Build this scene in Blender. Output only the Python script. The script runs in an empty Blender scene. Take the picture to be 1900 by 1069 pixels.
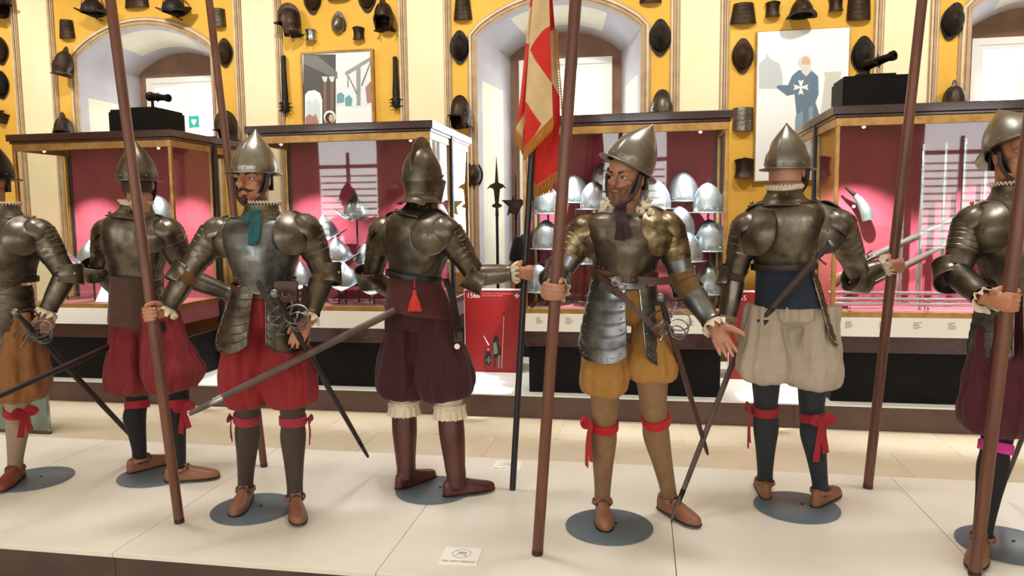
import bpy, bmesh, math, random
from mathutils import Vector as V, Matrix as M, noise as NZ
random.seed(7)
scn = bpy.context.scene
C = scn.collection
PI = math.pi
R = math.radians
# ------------------------------------------------------------------ camera
FPX, CX, CY = 1370.0, 950.0, 534.5
YAW, PITCH, ROLL = .1757532, .09384137, -.0105
CAM = V((0, 0, 1.60))
fwd = V((-math.sin(YAW)*math.cos(PITCH), math.cos(YAW)*math.cos(PITCH), -math.sin(PITCH)))
_r0 = V((math.cos(YAW), math.sin(YAW), 0)); _u0 = _r0.cross(fwd)
crt = math.cos(ROLL)*_r0 + math.sin(ROLL)*_u0; cup = crt.cross(fwd)
cd = bpy.data.cameras.new('camera'); cam = bpy.data.objects.new('camera', cd); C.objects.link(cam)
cd.sensor_width = 36; cd.lens = FPX/1900*36; cd.clip_end = 100
cam.matrix_world = M(((crt.x, cup.x, -fwd.x, CAM.x), (crt.y, cup.y, -fwd.y, CAM.y), (crt.z, cup.z, -fwd.z, CAM.z), (0, 0, 0, 1)))
scn.camera = cam
def ray(x, y): return fwd + crt*((x-CX)/FPX) - cup*((y-CY)/FPX)
def onY(x, y, Y): d = ray(x, y); return CAM + d*(Y/d.y)
def onZ(x, y, z): d = ray(x, y); return CAM + d*((z-CAM.z)/d.z)
# ------------------------------------------------------------------ world, exposure, lamps of the room
w = bpy.data.worlds.new('world'); scn.world = w; w.use_nodes = True
w.node_tree.nodes['Background'].inputs[0].default_value = (.86, .93, 1, 1)
w.node_tree.nodes['Background'].inputs[1].default_value = 6.0
scn.view_settings.view_transform = 'Standard'; scn.view_settings.look = 'None'
scn.view_settings.exposure = 0.20; scn.view_settings.gamma = 1.0
scn.view_settings.use_curve_mapping = False
def lamp(kind, name, loc, tgt, energy, color=(1, 1, 1), size=.1, sizey=None, angle=60, blend=.6):
    d = bpy.data.lights.new(name, kind); d.energy = energy; d.color = color
    if kind == 'AREA':
        d.size = size
        if sizey: d.shape = 'RECTANGLE'; d.size_y = sizey
    elif kind == 'SPOT':
        d.spot_size = R(angle); d.spot_blend = blend; d.shadow_soft_size = size
    else: d.shadow_soft_size = size
    o = bpy.data.objects.new(name, d); C.objects.link(o); o.location = loc
    o.rotation_euler = (V(tgt)-V(loc)).to_track_quat('-Z', 'Y').to_euler()
    return o
HALL_Y0, HALL_Y1, HALL_Z, HALL_X0, HALL_X1 = -3.6, 8.0, 5.3, -13.0, 9.5
WIN_C = [-5.79, -.905, 3.98]                       # window niches of the far wall
OPP_C = [-9.2, -6.2, -3.2, -.2, 2.8, 5.8]          # windows of the wall behind the camera
for x in OPP_C:                                    # daylight through the windows behind the camera
    lamp('AREA', 'window_daylight', (x, HALL_Y0+.10, 2.25), (x, 5, 1.6), 70, (.93, .97, 1), 1.3, 2.6)
for x in WIN_C:                                    # daylight through the niches
    lamp('AREA', 'niche_daylight', (x, 8.86, 2.3), (x, 4, 1.2), 24, (.93, .97, 1), 1.0, 2.2)
for x in (-7.6, -5.2, -2.8, -.4, 2.0, 4.4):        # ceiling track: one row washes the wall, one row the platform
    lamp('SPOT', 'ceiling_spot', (x, 5.6, 5.0), (x, 8.0, 2.6), 230, (1, .97, .92), .08, angle=95, blend=.9)
    lamp('SPOT', 'ceiling_spot', (x+1.2, 3.7, 5.0), (x+1.2, 3.9, .2), 250, (1, .97, .93), .40, angle=80, blend=.9)
# ------------------------------------------------------------------ materials
def srgb(h):
    if not isinstance(h, str): return (*h, 1)
    c = [int(h[i:i+2], 16)/255 for i in (0, 2, 4)]
    return (*[x/12.92 if x <= .04045 else ((x+.055)/1.055)**2.4 for x in c], 1)
MATS = {}
def mat(name, col, rough=.5, metal=0., col2=None, scale=6., fac=(.42, .62), bump=0., bscale=80., rvar=0., emis=0., coat=0., sheen=0., spec=.5, stretch=None, col3=None, detail=5.):
    m = bpy.data.materials.new(name); m.use_nodes = True; MATS[name] = m
    nt = m.node_tree; n = nt.nodes; l = nt.links; b = n['Principled BSDF']
    b.inputs['Base Color'].default_value = srgb(col); b.inputs['Roughness'].default_value = rough
    b.inputs['Metallic'].default_value = metal; b.inputs['Specular IOR Level'].default_value = spec
    if coat: b.inputs['Coat Weight'].default_value = coat; b.inputs['Coat Roughness'].default_value = .08
    if sheen: b.inputs['Sheen Weight'].default_value = sheen
    if emis:
        b.inputs['Emission Color'].default_value = srgb(col); b.inputs['Emission Strength'].default_value = emis
    tc = n.new('ShaderNodeTexCoord'); src = tc.outputs['Object']
    if stretch:
        mp = n.new('ShaderNodeMapping'); mp.inputs['Scale'].default_value = stretch; l.new(src, mp.inputs['Vector']); src = mp.outputs['Vector']
    def noise(sc, det=5.):
        t = n.new('ShaderNodeTexNoise'); t.inputs['Scale'].default_value = sc; t.inputs['Detail'].default_value = det
        l.new(src, t.inputs['Vector']); return t
    if col2:
        t = noise(scale, detail); rp = n.new('ShaderNodeValToRGB'); l.new(t.outputs['Fac'], rp.inputs[0])
        rp.color_ramp.elements[0].position = fac[0]; rp.color_ramp.elements[0].color = srgb(col)
        rp.color_ramp.elements[1].position = fac[1]; rp.color_ramp.elements[1].color = srgb(col2)
        if col3: e = rp.color_ramp.elements.new(min(.98, fac[1]+.12)); e.color = srgb(col3)
        l.new(rp.outputs[0], b.inputs['Base Color'])
        if rvar:
            mr = n.new('ShaderNodeMapRange'); mr.inputs[1].default_value = .3; mr.inputs[2].default_value = .7
            mr.inputs[3].default_value = max(.03, rough-rvar); mr.inputs[4].default_value = rough+rvar
            l.new(t.outputs['Fac'], mr.inputs[0]); l.new(mr.outputs[0], b.inputs['Roughness'])
    if bump:
        t = noise(bscale); bp = n.new('ShaderNodeBump'); bp.inputs['Strength'].default_value = bump; bp.inputs['Distance'].default_value = .004
        l.new(t.outputs['Fac'], bp.inputs['Height']); l.new(bp.outputs[0], b.inputs['Normal'])
    return m
def glassmat(name, tint, ior=1.45, rough=.02):
    m = bpy.data.materials.new(name); m.use_nodes = True; MATS[name] = m; n = m.node_tree.nodes; l = m.node_tree.links
    n.remove(n['Principled BSDF']); tr = n.new('ShaderNodeBsdfTransparent'); tr.inputs[0].default_value = (*tint, 1)
    gl = n.new('ShaderNodeBsdfGlossy'); gl.inputs['Roughness'].default_value = rough; fr = n.new('ShaderNodeFresnel'); fr.inputs[0].default_value = ior
    mx = n.new('ShaderNodeMixShader'); ge = n.new('ShaderNodeNewGeometry'); mr = n.new('ShaderNodeMapRange'); mr.inputs[3].default_value = ior; mr.inputs[4].default_value = 1/ior
    l.new(ge.outputs['Backfacing'], mr.inputs[0]); l.new(mr.outputs[0], fr.inputs[0])   # same reflectance from both sides of a pane
    l.new(fr.outputs[0], mx.inputs[0]); l.new(tr.outputs[0], mx.inputs[1]); l.new(gl.outputs[0], mx.inputs[2])
    l.new(mx.outputs[0], n['Material Output'].inputs[0]); return m
mat('yellow_plaster', 'd9a63c', .8, col2='e2b149', scale=2.2, fac=(.35, .7), bump=.08, bscale=40)
mat('cream_plaster', 'f3e3bd', .8, col2='efdcb0', scale=2, fac=(.35, .7), bump=.05, bscale=40)
mat('stone_trim', 'b59a78', .75, col2='a5896a', scale=9, fac=(.35, .65), bump=.1, bscale=60)
mat('stone_trim_light', 'd9c4a0', .75, col2='cbb48f', scale=9, fac=(.35, .65))
mat('niche_grey', 'b3adaf', .8, col2='a8a1a2', scale=3, fac=(.35, .65))
mat('niche_cream', 'd8d0b8', .8, col2='cdc4a9', scale=3, fac=(.35, .65))
mat('niche_brown', '8a6a56', .85, col2='765a49', scale=4, fac=(.35, .65), bump=.1)
mat('ceiling_plaster', 'efe6d2', .85)
mat('white_paint', 'f0eeea', .5)
mat('stone_floor', 'e6dac4', .25, col2='d6c5a6', scale=1.6, fac=(.35, .7), rvar=.08)
mat('platform_white', 'e4e0d6', .40, col2='dfdace', scale=3, fac=(.35, .65), bump=.02, bscale=150)
mat('dark_skirting', '4a3630', .5, col2='3f2d28', scale=5)
mat('plinth_brown', '5a4338', .5, col2='523c32', scale=5)
mat('plinth_white', 'e8e8e2', .45)
mat('mahogany', '3d1714', .22, col2='2e100e', scale=5, stretch=(1, 6, 6), coat=.4)
mat('case_black', '060608', .6, col2='08080c', scale=20, spec=.2)
mat('case_navy', '14161f', .45)
mat('brass', 'b08a52', .35, .75, col2='9a7442', scale=12)
mat('label_white', 'f2f1ec', .55)
mat('red_felt', '8c2a3d', .85, col2='822537', scale=8, sheen=.3)
mat('red_board', '8f1416', .45)
mat('print_white', 'f4eceb', .6); mat('print_pink', 'e09a95', .6); mat('print_faint', 'a03a38', .6); mat('print_dark', '171416', .6); mat('print_grey', '7d7d78', .6)
mat('steel_dark', '70695f', .38, .92, col2='453d34', scale=13, detail=10, fac=(.36, .68), rvar=.12, bump=.12, bscale=45)
mat('steel_blue', '83878c', .36, .92, col2='4a4846', scale=11, detail=10, fac=(.36, .68), rvar=.12, bump=.12, bscale=45)
mat('steel_helm', '97948c', .33, .92, col2='66625a', scale=8, fac=(.36, .68), rvar=.12, bump=.12, bscale=55)
mat('steel_bronze', '8b7d60', .38, .92, col2='463c30', scale=22, detail=10, fac=(.40, .62), rvar=.1, bump=.15, bscale=60)
mat('steel_bright', 'c3c9cc', .24, .95, col2='8f979b', scale=9, fac=(.36, .7), rvar=.1, bump=.08, bscale=60)
mat('steel_polished', 'b4bdc3', .30, .96, col2='848e95', scale=11, fac=(.36, .7), rvar=.08, bump=.10, bscale=70)
mat('steel_black', '33302d', .36, .9, col2='231f1c', scale=8, rvar=.1, bump=.1)
mat('rust_iron', '4b3a2e', .5, .75, col2='2e241e', scale=10, fac=(.35, .65), rvar=.1, bump=.3, bscale=50)
mat('black_iron', '2b2524', .5, .6, col2='1e1a1a', scale=14, bump=.2)
mat('rivet', '8a7f6a', .35, .95)
mat('brass_stud', 'b89a5a', .35, .9)
mat('skin', 'b98468', .5, col2='a96b50', scale=14, fac=(.35, .65), bump=.03)
mat('skin_tan', 'b07f65', .5, col2='a37158', scale=14, fac=(.35, .65), bump=.03)
mat('lip', '93493f', .5)
mat('hair_dark', '1c120d', .6, bump=.5, bscale=200); mat('hair_brown', '3a2015', .6, bump=.5, bscale=200)
mat('stubble', '5a3a2c', .65, col2='7a4f3c', scale=60)
mat('eye_white', 'bdb2a6', .25); mat('iris', '2a1a10', .2)
mat('leather_dark', '2e1d17', .5, col2='24150f', scale=14, bump=.25)
mat('leather_brown', '4b2a1e', .5, col2='3c2016', scale=12, bump=.25)
mat('leather_black', '171314', .45, bump=.2)
mat('leather_boot', '53261f', .4, col2='431c17', scale=9, bump=.35, bscale=30)
mat('leather_tan', '8f5f45', .5, col2='7e523a', scale=9, fac=(.35, .65), bump=.2, bscale=60)
mat('leather_grey', '5c4c47', .5, col2='4b3d39', scale=10, bump=.2)
mat('leather_rust', '8f4a35', .5, col2='7f3f2d', scale=9, bump=.2)
def cloth(n, a, b, **k): mat(n, a, .85, col2=b, scale=24, fac=(.3, .7), bump=.25, bscale=300, sheen=.06, **k)
cloth('cloth_red', '8c1a1e', '7f1519'); cloth('cloth_crimson', '7c1a20', '70161b'); cloth('cloth_maroon', '3d111a', '330d14'); cloth('cloth_wine', '4f1427', '44101f')
cloth('cloth_ochre', 'a8793a', '9c6e31'); cloth('cloth_rust', '8a5a2c', '7d5026'); cloth('cloth_linen', 'b3a696', 'a89b8a'); cloth('cloth_navy', '1b2438', '172030')
cloth('cloth_brown', '4a3126', '41291f'); cloth('cloth_redbrown', '4f1d1b', '441816'); cloth('cloth_gold', '6b4d22', '5d4119')
cloth('stocking_black', '121216', '0e0e12'); cloth('stocking_grey', '45392f', '3c3129'); cloth('stocking_tan', '8a6a49', '7d5f40'); cloth('stocking_beige', 'a08a76', '937d6a'); cloth('stocking_navy', '23282f', '1d2127')
cloth('ribbon_red', 'b5161b', 'a81317'); cloth('ribbon_crimson', '9c1a28', '901624'); cloth('ribbon_rose', 'a02a40', '932438'); cloth('ribbon_pink', 'd83a9a', 'c9308c')
cloth('ribbon_teal', '1b5a60', '164e54'); cloth('ribbon_plum', '2f1d26', '281820'); cloth('lace', 'e4d8c0', 'd6c7aa'); cloth('fur', '8c7560', '7a6450'); cloth('black_shirt', '15161c', '111218')
cloth('flag_red', 'cf2a1e', 'c2241a'); cloth('flag_cream', 'd9bd8f', 'cfb182'); cloth('fringe_gold', 'b9772a', 'a96a22'); cloth('tassel_red', 'cf3a2e', 'b82f26')
mat('pike_wood', '6f4433', .42, col2='593325', scale=4, fac=(.35, .65), stretch=(6, 6, .6), bump=.15, bscale=30)
mat('dark_staff', '14141a', .4)
mat('disc_grey', '5f6f7b', .35, col2='576671', scale=3, rvar=.05)
mat('green_panel', '7f8d80', .16, col2='5e6c61', scale=3)
mat('teal_sign', '1fb7a9', .5); mat('window_sky', 'f4f9ff', .5, emis=2.2)
mat('chrome', 'dfe3e6', .15, .95)
mat('lamp_white', 'ffffff', .4, emis=30)
mat('wood_stock', '6b4128', .35, col2='4d2c1a', scale=6, stretch=(1, 5, 5))
mat('horn', '56605c', .45, .1, col2='434b48', scale=7)
mat('tag_white', 'eee6d8', .5)
glassmat('case_glass', (.97, .98, .975)); glassmat('window_glass', (.97, .99, 1))
# ------------------------------------------------------------------ mesh helpers
def ortho(d, ref=None):
    d = d.normalized(); ref = ref or (V((0, 0, 1)) if abs(d.z) < .9 else V((1, 0, 0)))
    a = (ref - d*ref.dot(d)).normalized(); return a, d.cross(a).normalized()
class MB:
    def __init__(s): s.v = []; s.f = []; s.mi = []
    def add(s, vs, fs, mi=0):
        o = len(s.v); s.v += [V(p) for p in vs]; s.f += [tuple(i+o for i in f) for f in fs]; s.mi += [mi]*len(fs); return s
    def join(s, b, mx=None, flip=False):
        vs = [mx @ p for p in b.v] if mx else b.v
        return s.add(vs, [tuple(reversed(f)) for f in b.f] if flip else b.f)
    def box(s, lo, hi, mx=None, mi=0):
        a, b = V(lo), V(hi)
        vs = [V((x, y, z)) for z in (a.z, b.z) for y in (a.y, b.y) for x in (a.x, b.x)]
        if mx: vs = [mx @ p for p in vs]
        return s.add(vs, [(0, 2, 3, 1), (4, 5, 7, 6), (0, 1, 5, 4), (2, 6, 7, 3), (0, 4, 6, 2), (1, 3, 7, 5)], mi)
    def rings(s, rs, cap=True, closed=False):
        n = len(rs[0]); vs = [p for r in rs for p in r]; fs = []
        m = len(rs)
        for i in range(m if closed else m-1):
            for j in range(n):
                a, b = i*n+j, i*n+(j+1) % n; c, d = ((i+1) % m)*n+(j+1) % n, ((i+1) % m)*n+j
                fs.append((a, b, c, d))
        if cap and not closed: fs.append(tuple(range(n-1, -1, -1))); fs.append(tuple(range((m-1)*n, m*n)))
        return s.add(vs, fs)
    def tube(s, pts, rad, n=12, cap=True, closed=False, flat=1., ref=None):
        pts = [V(p) for p in pts]; m = len(pts)
        if not isinstance(rad, (list, tuple)): rad = [rad]*m
        rs = []; a = None
        for i in range(m):
            if closed: t = pts[(i+1) % m]-pts[i-1]
            else: t = pts[min(i+1, m-1)]-pts[max(i-1, 0)]
            t = t.normalized() if t.length > 1e-9 else V((0, 0, 1))
            if a is None: a, b = ortho(t, ref)
            else:
                a = a - t*a.dot(t); a = a.normalized() if a.length > 1e-6 else ortho(t)[0]; b = t.cross(a)
            rs.append([pts[i] + (a*math.cos(2*PI*k/n) + b*flat*math.sin(2*PI*k/n))*rad[i] for k in range(n)])
        return s.rings(rs, cap, closed)
    def limb(s, pts, rad, n=20, sub=4, mod=None, ref=None, cap=True):
        """smooth tube through joints; mod(t, ang) scales the radius"""
        P, Q = spline(pts, rad, sub); m = len(P); rs = []; a = None
        for i in range(m):
            t = (P[min(i+1, m-1)]-P[max(i-1, 0)]).normalized()
            if a is None: a, b = ortho(t, ref)
            else: a = (a - t*a.dot(t)).normalized(); b = t.cross(a)
            f = i/(m-1)
            rs.append([P[i] + (a*math.cos(2*PI*k/n) + b*math.sin(2*PI*k/n))*Q[i]*(mod(f, 2*PI*k/n) if mod else 1) for k in range(n)])
        return s.rings(rs, cap)
    def lathe(s, prof, n=24, mx=None, sx=1., sy=1., cap=True):
        rs = [[V((r*sx*math.cos(2*PI*k/n), r*sy*math.sin(2*PI*k/n), z)) for k in range(n)] for r, z in prof]
        if mx: rs = [[mx @ p for p in r] for r in rs]
        return s.rings(rs, cap)
    def ell(s, c, r, mx=None, nu=16, nv=10):
        c = V(c); rs = []
        for i in range(nv+1):
            ph = PI*(i/nv-.5); ph = max(min(ph, PI/2-.02), -PI/2+.02)
            rs.append([V((c.x+r[0]*math.cos(ph)*math.cos(2*PI*k/nu), c.y+r[1]*math.cos(ph)*math.sin(2*PI*k/nu), c.z+r[2]*math.sin(ph))) for k in range(nu)])
        if mx: rs = [[mx @ p for p in r_] for r_ in rs]
        return s.rings(rs)
    def patch(s, fn, nu, nv, th=.003, wrapu=False):
        """solid sheet of thickness th following fn(u, v)"""
        P = [[V(fn(i/nu, j/nv)) for i in range(nu+(0 if wrapu else 1))] for j in range(nv+1)]
        n = len(P[0]); N = []
        for j in range(nv+1):
            row = []
            for i in range(n):
                du = P[j][(i+1) % n if wrapu else min(i+1, n-1)] - P[j][(i-1) % n if wrapu else max(i-1, 0)]
                dv = P[min(j+1, nv)][i] - P[max(j-1, 0)][i]
                c = du.cross(dv); row.append(c.normalized() if c.length > 1e-12 else V((0, 0, 1)))
            N.append(row)
        vs = [p for r in P for p in r] + [P[j][i]-N[j][i]*th for j in range(nv+1) for i in range(n)]
        K = n*(nv+1); fs = []
        iu = n if wrapu else n-1
        for j in range(nv):
            for i in range(iu):
                a, b, c, d = j*n+i, j*n+(i+1) % n, (j+1)*n+(i+1) % n, (j+1)*n+i
                fs += [(a, b, c, d), (K+d, K+c, K+b, K+a)]
        for i in range(iu):
            a, b = i, (i+1) % n; fs.append((K+a, K+b, b, a))
            a, b = nv*n+i, nv*n+(i+1) % n; fs.append((a, b, K+b, K+a))
        if not wrapu:
            for j in range(nv):
                a, b = j*n, (j+1)*n; fs.append((a, b, K+b, K+a))
                a, b = j*n+n-1, (j+1)*n+n-1; fs.append((K+a, K+b, b, a))
        return s.add(vs, fs)
    def prism(s, pts, d, mi=0):
        """polygon pts extruded by vector d"""
        n = len(pts); pts = [V(p) for p in pts]; d = V(d)
        vs = pts + [p+d for p in pts]
        return s.add(vs, [tuple(range(n-1, -1, -1)), tuple(range(n, 2*n))] + [(i, (i+1) % n, n+(i+1) % n, n+i) for i in range(n)], mi)
    def mesh(s, name):
        me = bpy.data.meshes.new(name); me.from_pydata([tuple(p) for p in s.v], [], s.f)
        if any(s.mi): me.polygons.foreach_set('material_index', s.mi)
        me.validate(); bm = bmesh.new(); bm.from_mesh(me); bmesh.ops.recalc_face_normals(bm, faces=bm.faces); bm.to_mesh(me); bm.free()
        return me
def spline(pts, rad, sub=4):
    pts = [V(p) for p in pts]; m = len(pts)
    if not isinstance(rad, (list, tuple)): rad = [rad]*m
    P, Q = [], []
    for i in range(m-1):
        p0, p1, p2, p3 = pts[max(i-1, 0)], pts[i], pts[i+1], pts[min(i+2, m-1)]
        r0, r1, r2, r3 = rad[max(i-1, 0)], rad[i], rad[i+1], rad[min(i+2, m-1)]
        for k in range(sub):
            t = k/sub
            h = lambda a, b, c, d: .5*((2*b)+(c-a)*t+(2*a-5*b+4*c-d)*t*t+(3*b-a-3*c+d)*t**3)
            P.append(h(p0, p1, p2, p3)); Q.append(max(.001, h(r0, r1, r2, r3)))
    P.append(pts[-1]); Q.append(rad[-1]); return P, Q
def obj(name, mb, mt, parent=None, smooth=True, sharp=40, bevel=0.):
    me = mb if isinstance(mb, bpy.types.Mesh) else mb.mesh(name)
    for x in (mt if isinstance(mt, (list, tuple)) else [mt]): me.materials.append(MATS[x])
    if smooth:
        me.polygons.foreach_set('use_smooth', [True]*len(me.polygons))
        me.set_sharp_from_angle(angle=R(sharp))
    o = bpy.data.objects.new(name, me); C.objects.link(o)
    if parent is not None:
        o.parent = parent
        if 'wl' in parent: o.matrix_parent_inverse = M.Translation(-parent.location)
    if bevel:
        bv = o.modifiers.new('edge', 'BEVEL'); bv.width = bevel; bv.segments = 2; bv.limit_method = 'ANGLE'
    return o
def thing(name, label, cat, loc=(0, 0, 0), group=None, rot=None, world=False):
    """Empty at the thing's base; world=True: parts are given in world coordinates"""
    o = bpy.data.objects.new(name, None); C.objects.link(o); o.location = loc; o.empty_display_size = .1
    if rot is not None: o.rotation_euler = rot
    if world: o['wl'] = 1
    o['label'] = label; o['category'] = cat
    if group: o['group'] = group
    return o
def tag(o, label, cat, group=None):
    o['label'] = label; o['category'] = cat
    if group: o['group'] = group
    return o
def struct(o): o['kind'] = 'structure'; return o
def dup(root, loc=None, rot=None, label=None, group=None, scale=None):
    r = root.copy(); C.objects.link(r)
    if loc is not None: r.location = loc
    if rot is not None: r.rotation_euler = rot
    if scale: r.scale = (scale,)*3
    if label: r['label'] = label
    if group: r['group'] = group
    for ch in list(root.children):
        c = ch.copy(); C.objects.link(c); c.parent = r
        for g in list(ch.children):
            d = g.copy(); C.objects.link(d); d.parent = c
    return r
def remeshed(mb, voxel, smooth=3, name='m'):
    me = mb.mesh(name); o = bpy.data.objects.new('tmp', me); C.objects.link(o)
    md = o.modifiers.new('r', 'REMESH'); md.mode = 'VOXEL'; md.voxel_size = voxel
    if smooth:
        sm = o.modifiers.new('s', 'SMOOTH'); sm.factor = .5; sm.iterations = smooth
    dg = bpy.context.evaluated_depsgraph_get(); out = bpy.data.meshes.new_from_object(o.evaluated_get(dg))
    bpy.data.objects.remove(o); bpy.data.meshes.remove(me); out.name = name; return out
def mesh_mb(me):
    b = MB(); b.v = [v.co.copy() for v in me.vertices]; b.f = [tuple(p.vertices) for p in me.polygons]; b.mi = [0]*len(b.f); return b
def text_mesh(s, size, ext=.0004, align='LEFT'):
    cu = bpy.data.curves.new('text', 'FONT'); cu.body = s; cu.size = size; cu.extrude = ext; cu.align_x = align
    o = bpy.data.objects.new('text', cu); C.objects.link(o)
    me = bpy.data.meshes.new_from_object(o.evaluated_get(bpy.context.evaluated_depsgraph_get())); bpy.data.objects.remove(o); bpy.data.curves.remove(cu)
    me.materials.clear(); return me
TEXT = {}
for _t, _s, _a in (('1566', .062, 'LEFT'), ('1565', .062, 'LEFT'), ('DO NOT TOUCH', .0165, 'CENTER'), ('Il-Gran Mastru de Valletta jqieghed l-ewwel', .0168, 'LEFT'), ('gebla tal-belt il-gdida Valletta', .0168, 'LEFT'),
                   ('Grand Master de Valletta lays the foundation', .0168, 'LEFT'), ('stone for the new city Valletta', .0168, 'LEFT')): TEXT[_t] = text_mesh(_t, _s, align=_a)
def text(name, s, loc, size, mt, parent, mx=None, ext=.0004, align='LEFT'):
    me = TEXT[s].copy(); me.materials.append(MATS[mt]); me.polygons.foreach_set('material_index', [0]*len(me.polygons))
    o = bpy.data.objects.new(name, me); C.objects.link(o); o.parent = parent; o.matrix_basis = M.Translation(V(loc)) @ (mx or M.Identity(4))
    if parent is not None and 'wl' in parent: o.matrix_parent_inverse = M.Translation(-parent.location)
    return o
def frame(x, z, o=(0, 0, 0)):
    """matrix with local x along x, z near z"""
    x = V(x).normalized(); z = V(z); z = (z - x*z.dot(x)).normalized(); y = z.cross(x)
    return M(((x.x, y.x, z.x, o[0]), (x.y, y.y, z.y, o[1]), (x.z, y.z, z.z, o[2]), (0, 0, 0, 1)))
# ================================================================== the hall
WY = 8.0; WW, WSP, WH = .87, 3.56, .32; BW, BSP, BH, BY = .65, 3.50, .25, 8.80
def arch(w, sp, h, n=24):
    r = (w*w+h*h)/(2*h); a = math.asin(w/r)
    return [(r*math.sin(-a+2*a*i/n), sp+h-r+r*math.cos(-a+2*a*i/n)) for i in range(n+1)]
def prof(w, sp, h, nj=10): return [(-w, sp*i/nj) for i in range(nj)] + arch(w, sp, h) + [(w, sp*(nj-1-i)/nj) for i in range(nj)]
mb = MB(); T = .06
cols = [HALL_X0]
def sheet(x0, x1, z0, z1, mi): mb.box((x0, WY, z0), (x1, WY+T, z1), mi=mi)
xs = HALL_X0
for c in WIN_C:
    # cream strip, window bay (yellow with an opening), trim strips are separate
    if c == WIN_C[0]: sheet(HALL_X0, c-1.70, 0, HALL_Z, 0)
    sheet(c-1.70, c-1.20, 0, HALL_Z, 1)
    sheet(c-1.20, c-WW, 0, HALL_Z, 0); sheet(c+WW, c+1.22, 0, HALL_Z, 0)
    pa = arch(WW, WSP, WH)
    for (xa, za), (xb, zb) in zip(pa[:-1], pa[1:]):
        mb.prism([(c+xa, WY, za), (c+xb, WY, zb), (c+xb, WY, HALL_Z), (c+xa, WY, HALL_Z)], (0, T, 0), 0)
    sheet(c+1.22, c+1.71, 0, HALL_Z, 1)
    sheet(c+1.71, c+3.185 if c != WIN_C[-1] else HALL_X1, 0, HALL_Z, 0)
wall_back = struct(obj('wall_back', mb, ['yellow_plaster', 'cream_plaster'], smooth=False))
def trim_strip(i, x0, x1):
    m = MB(); wd = x1-x0; d = .004
    for a, b, p, mi in ((0, 1, .016, 0), (.10, .30, .030, 1), (.38, .62, .036, 0), (.70, .80, .030, 1)):
        m.box((x0+wd*a, WY-p, 0), (x0+wd*b, WY+.01, HALL_Z), mi=mi)
    struct(obj('trim_%d' % i, m, ['stone_trim', 'stone_trim_light'], smooth=False))
k = 1
for c in WIN_C:
    for a, b in ((-1.75, -1.655), (-1.24, -1.155), (1.17, 1.27), (1.67, 1.76)):
        trim_strip(k, c+a, c+b); k += 1
for c in WIN_C:      # arch mouldings
    sec = [(0, -.02), (0, .022), (.018, .022), (.022, .034), (.040, .034), (.044, .02), (.058, .02), (.062, .036), (.084, .036), (.088, .016), (.105, .016), (.105, -.02)]
    p2 = prof(WW, WSP, WH); rs = []
    for i, (x, z) in enumerate(p2):
        xa, za = p2[max(i-1, 0)]; xb, zb = p2[min(i+1, len(p2)-1)]
        t = V((xb-xa, zb-za)).normalized(); nrm = V((-t.y, t.x))
        rs.append([V((c+x+nrm.x*o, WY-pr, z+nrm.y*o)) for o, pr in sec])
    m = MB().rings(rs)
    m.mi = [1 if i % len(sec) in (2, 7, 8) else 0 for i in range(len(m.f))]
    struct(obj('trim_%d' % k, m, ['stone_trim', 'stone_trim_light'], sharp=30)); k += 1
for i, c in enumerate(WIN_C):   # niche lining, niche back wall, window
    pf, pb = prof(WW, WSP, WH, 16), prof(BW, BSP, BH, 16); m = MB(); nv = 8; n = len(pf)
    for j in range(nv+1):
        f = j/nv
        for (xa, za), (xb, zb) in zip(pf, pb): m.v.append(V((c+xa+(xb-xa)*f, WY+(BY-WY)*f, za+(zb-za)*f)))
    for j in range(nv):
        for q in range(n-1):
            m.f.append((j*n+q, j*n+q+1, (j+1)*n+q+1, (j+1)*n+q))
            s = min(q, n-2-q)
            m.mi.append(1 if (1 <= j <= 5 and ((s < 14) or 20 < q < n-22)) else 0)
    struct(obj('wall_niche_%d' % (i+1), m, ['niche_grey', 'niche_cream'], sharp=30))
    m = MB(); WX, WZ0, WZ1 = .545, .95, 3.45
    pa = prof(BW+.02, BSP, BH+.02, 1)
    m.box((c-.75, BY, 0), (c-WX, BY+.06, 4.1)); m.box((c+WX, BY, 0), (c+.75, BY+.06, 4.1))
    m.box((c-WX, BY, 0), (c+WX, BY+.06, WZ0)); m.box((c-WX, BY, WZ1), (c+WX, BY+.06, 4.1))
    struct(obj('wall_niche_back_%d' % (i+1), m, 'niche_brown', smooth=False))
    wn = struct(bpy.data.objects.new('window_%d' % (i+1), None)); C.objects.link(wn)
    m = MB()
    for a in ((-WX, -WX+.07), (WX-.07, WX)): m.box((c+a[0], BY-.02, WZ0+.08), (c+a[1], BY+.05, WZ1-.07))
    m.box((c-WX, BY-.02, WZ1-.07), (c+WX, BY+.05, WZ1)); m.box((c-WX, BY-.04, WZ0), (c+WX, BY+.05, WZ0+.08))
    obj('window_frame', m, 'white_paint', wn, smooth=False)
    for sgn in (-1, 1):
        m = MB(); x0, x1 = (c-WX+.07, c-.005) if sgn < 0 else (c+.005, c+WX-.07)
        for xx in (x0, x1-.045): m.box((xx, BY-.005, WZ0+.13), (xx+.045, BY+.035, WZ1-.12))
        for zz in (WZ0+.08, WZ1-.12): m.box((x0, BY-.005, zz), (x1, BY+.035, zz+.05))
        sash = obj('sash', m, 'white_paint', wn, smooth=False)
        m = MB(); m.box((x0+.045, BY+.01, WZ0+.1), (x1-.045, BY+.014, WZ1-.1)); obj('pane', m, 'window_glass', sash, smooth=False)
        m = MB(); m.tube([(c+sgn*.03, BY-.02, 2.2), (c+sgn*.03, BY-.04, 2.16), (c+sgn*.03, BY-.02, 2.05)], .008, 8); obj('handle', m, 'brass', sash)
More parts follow.
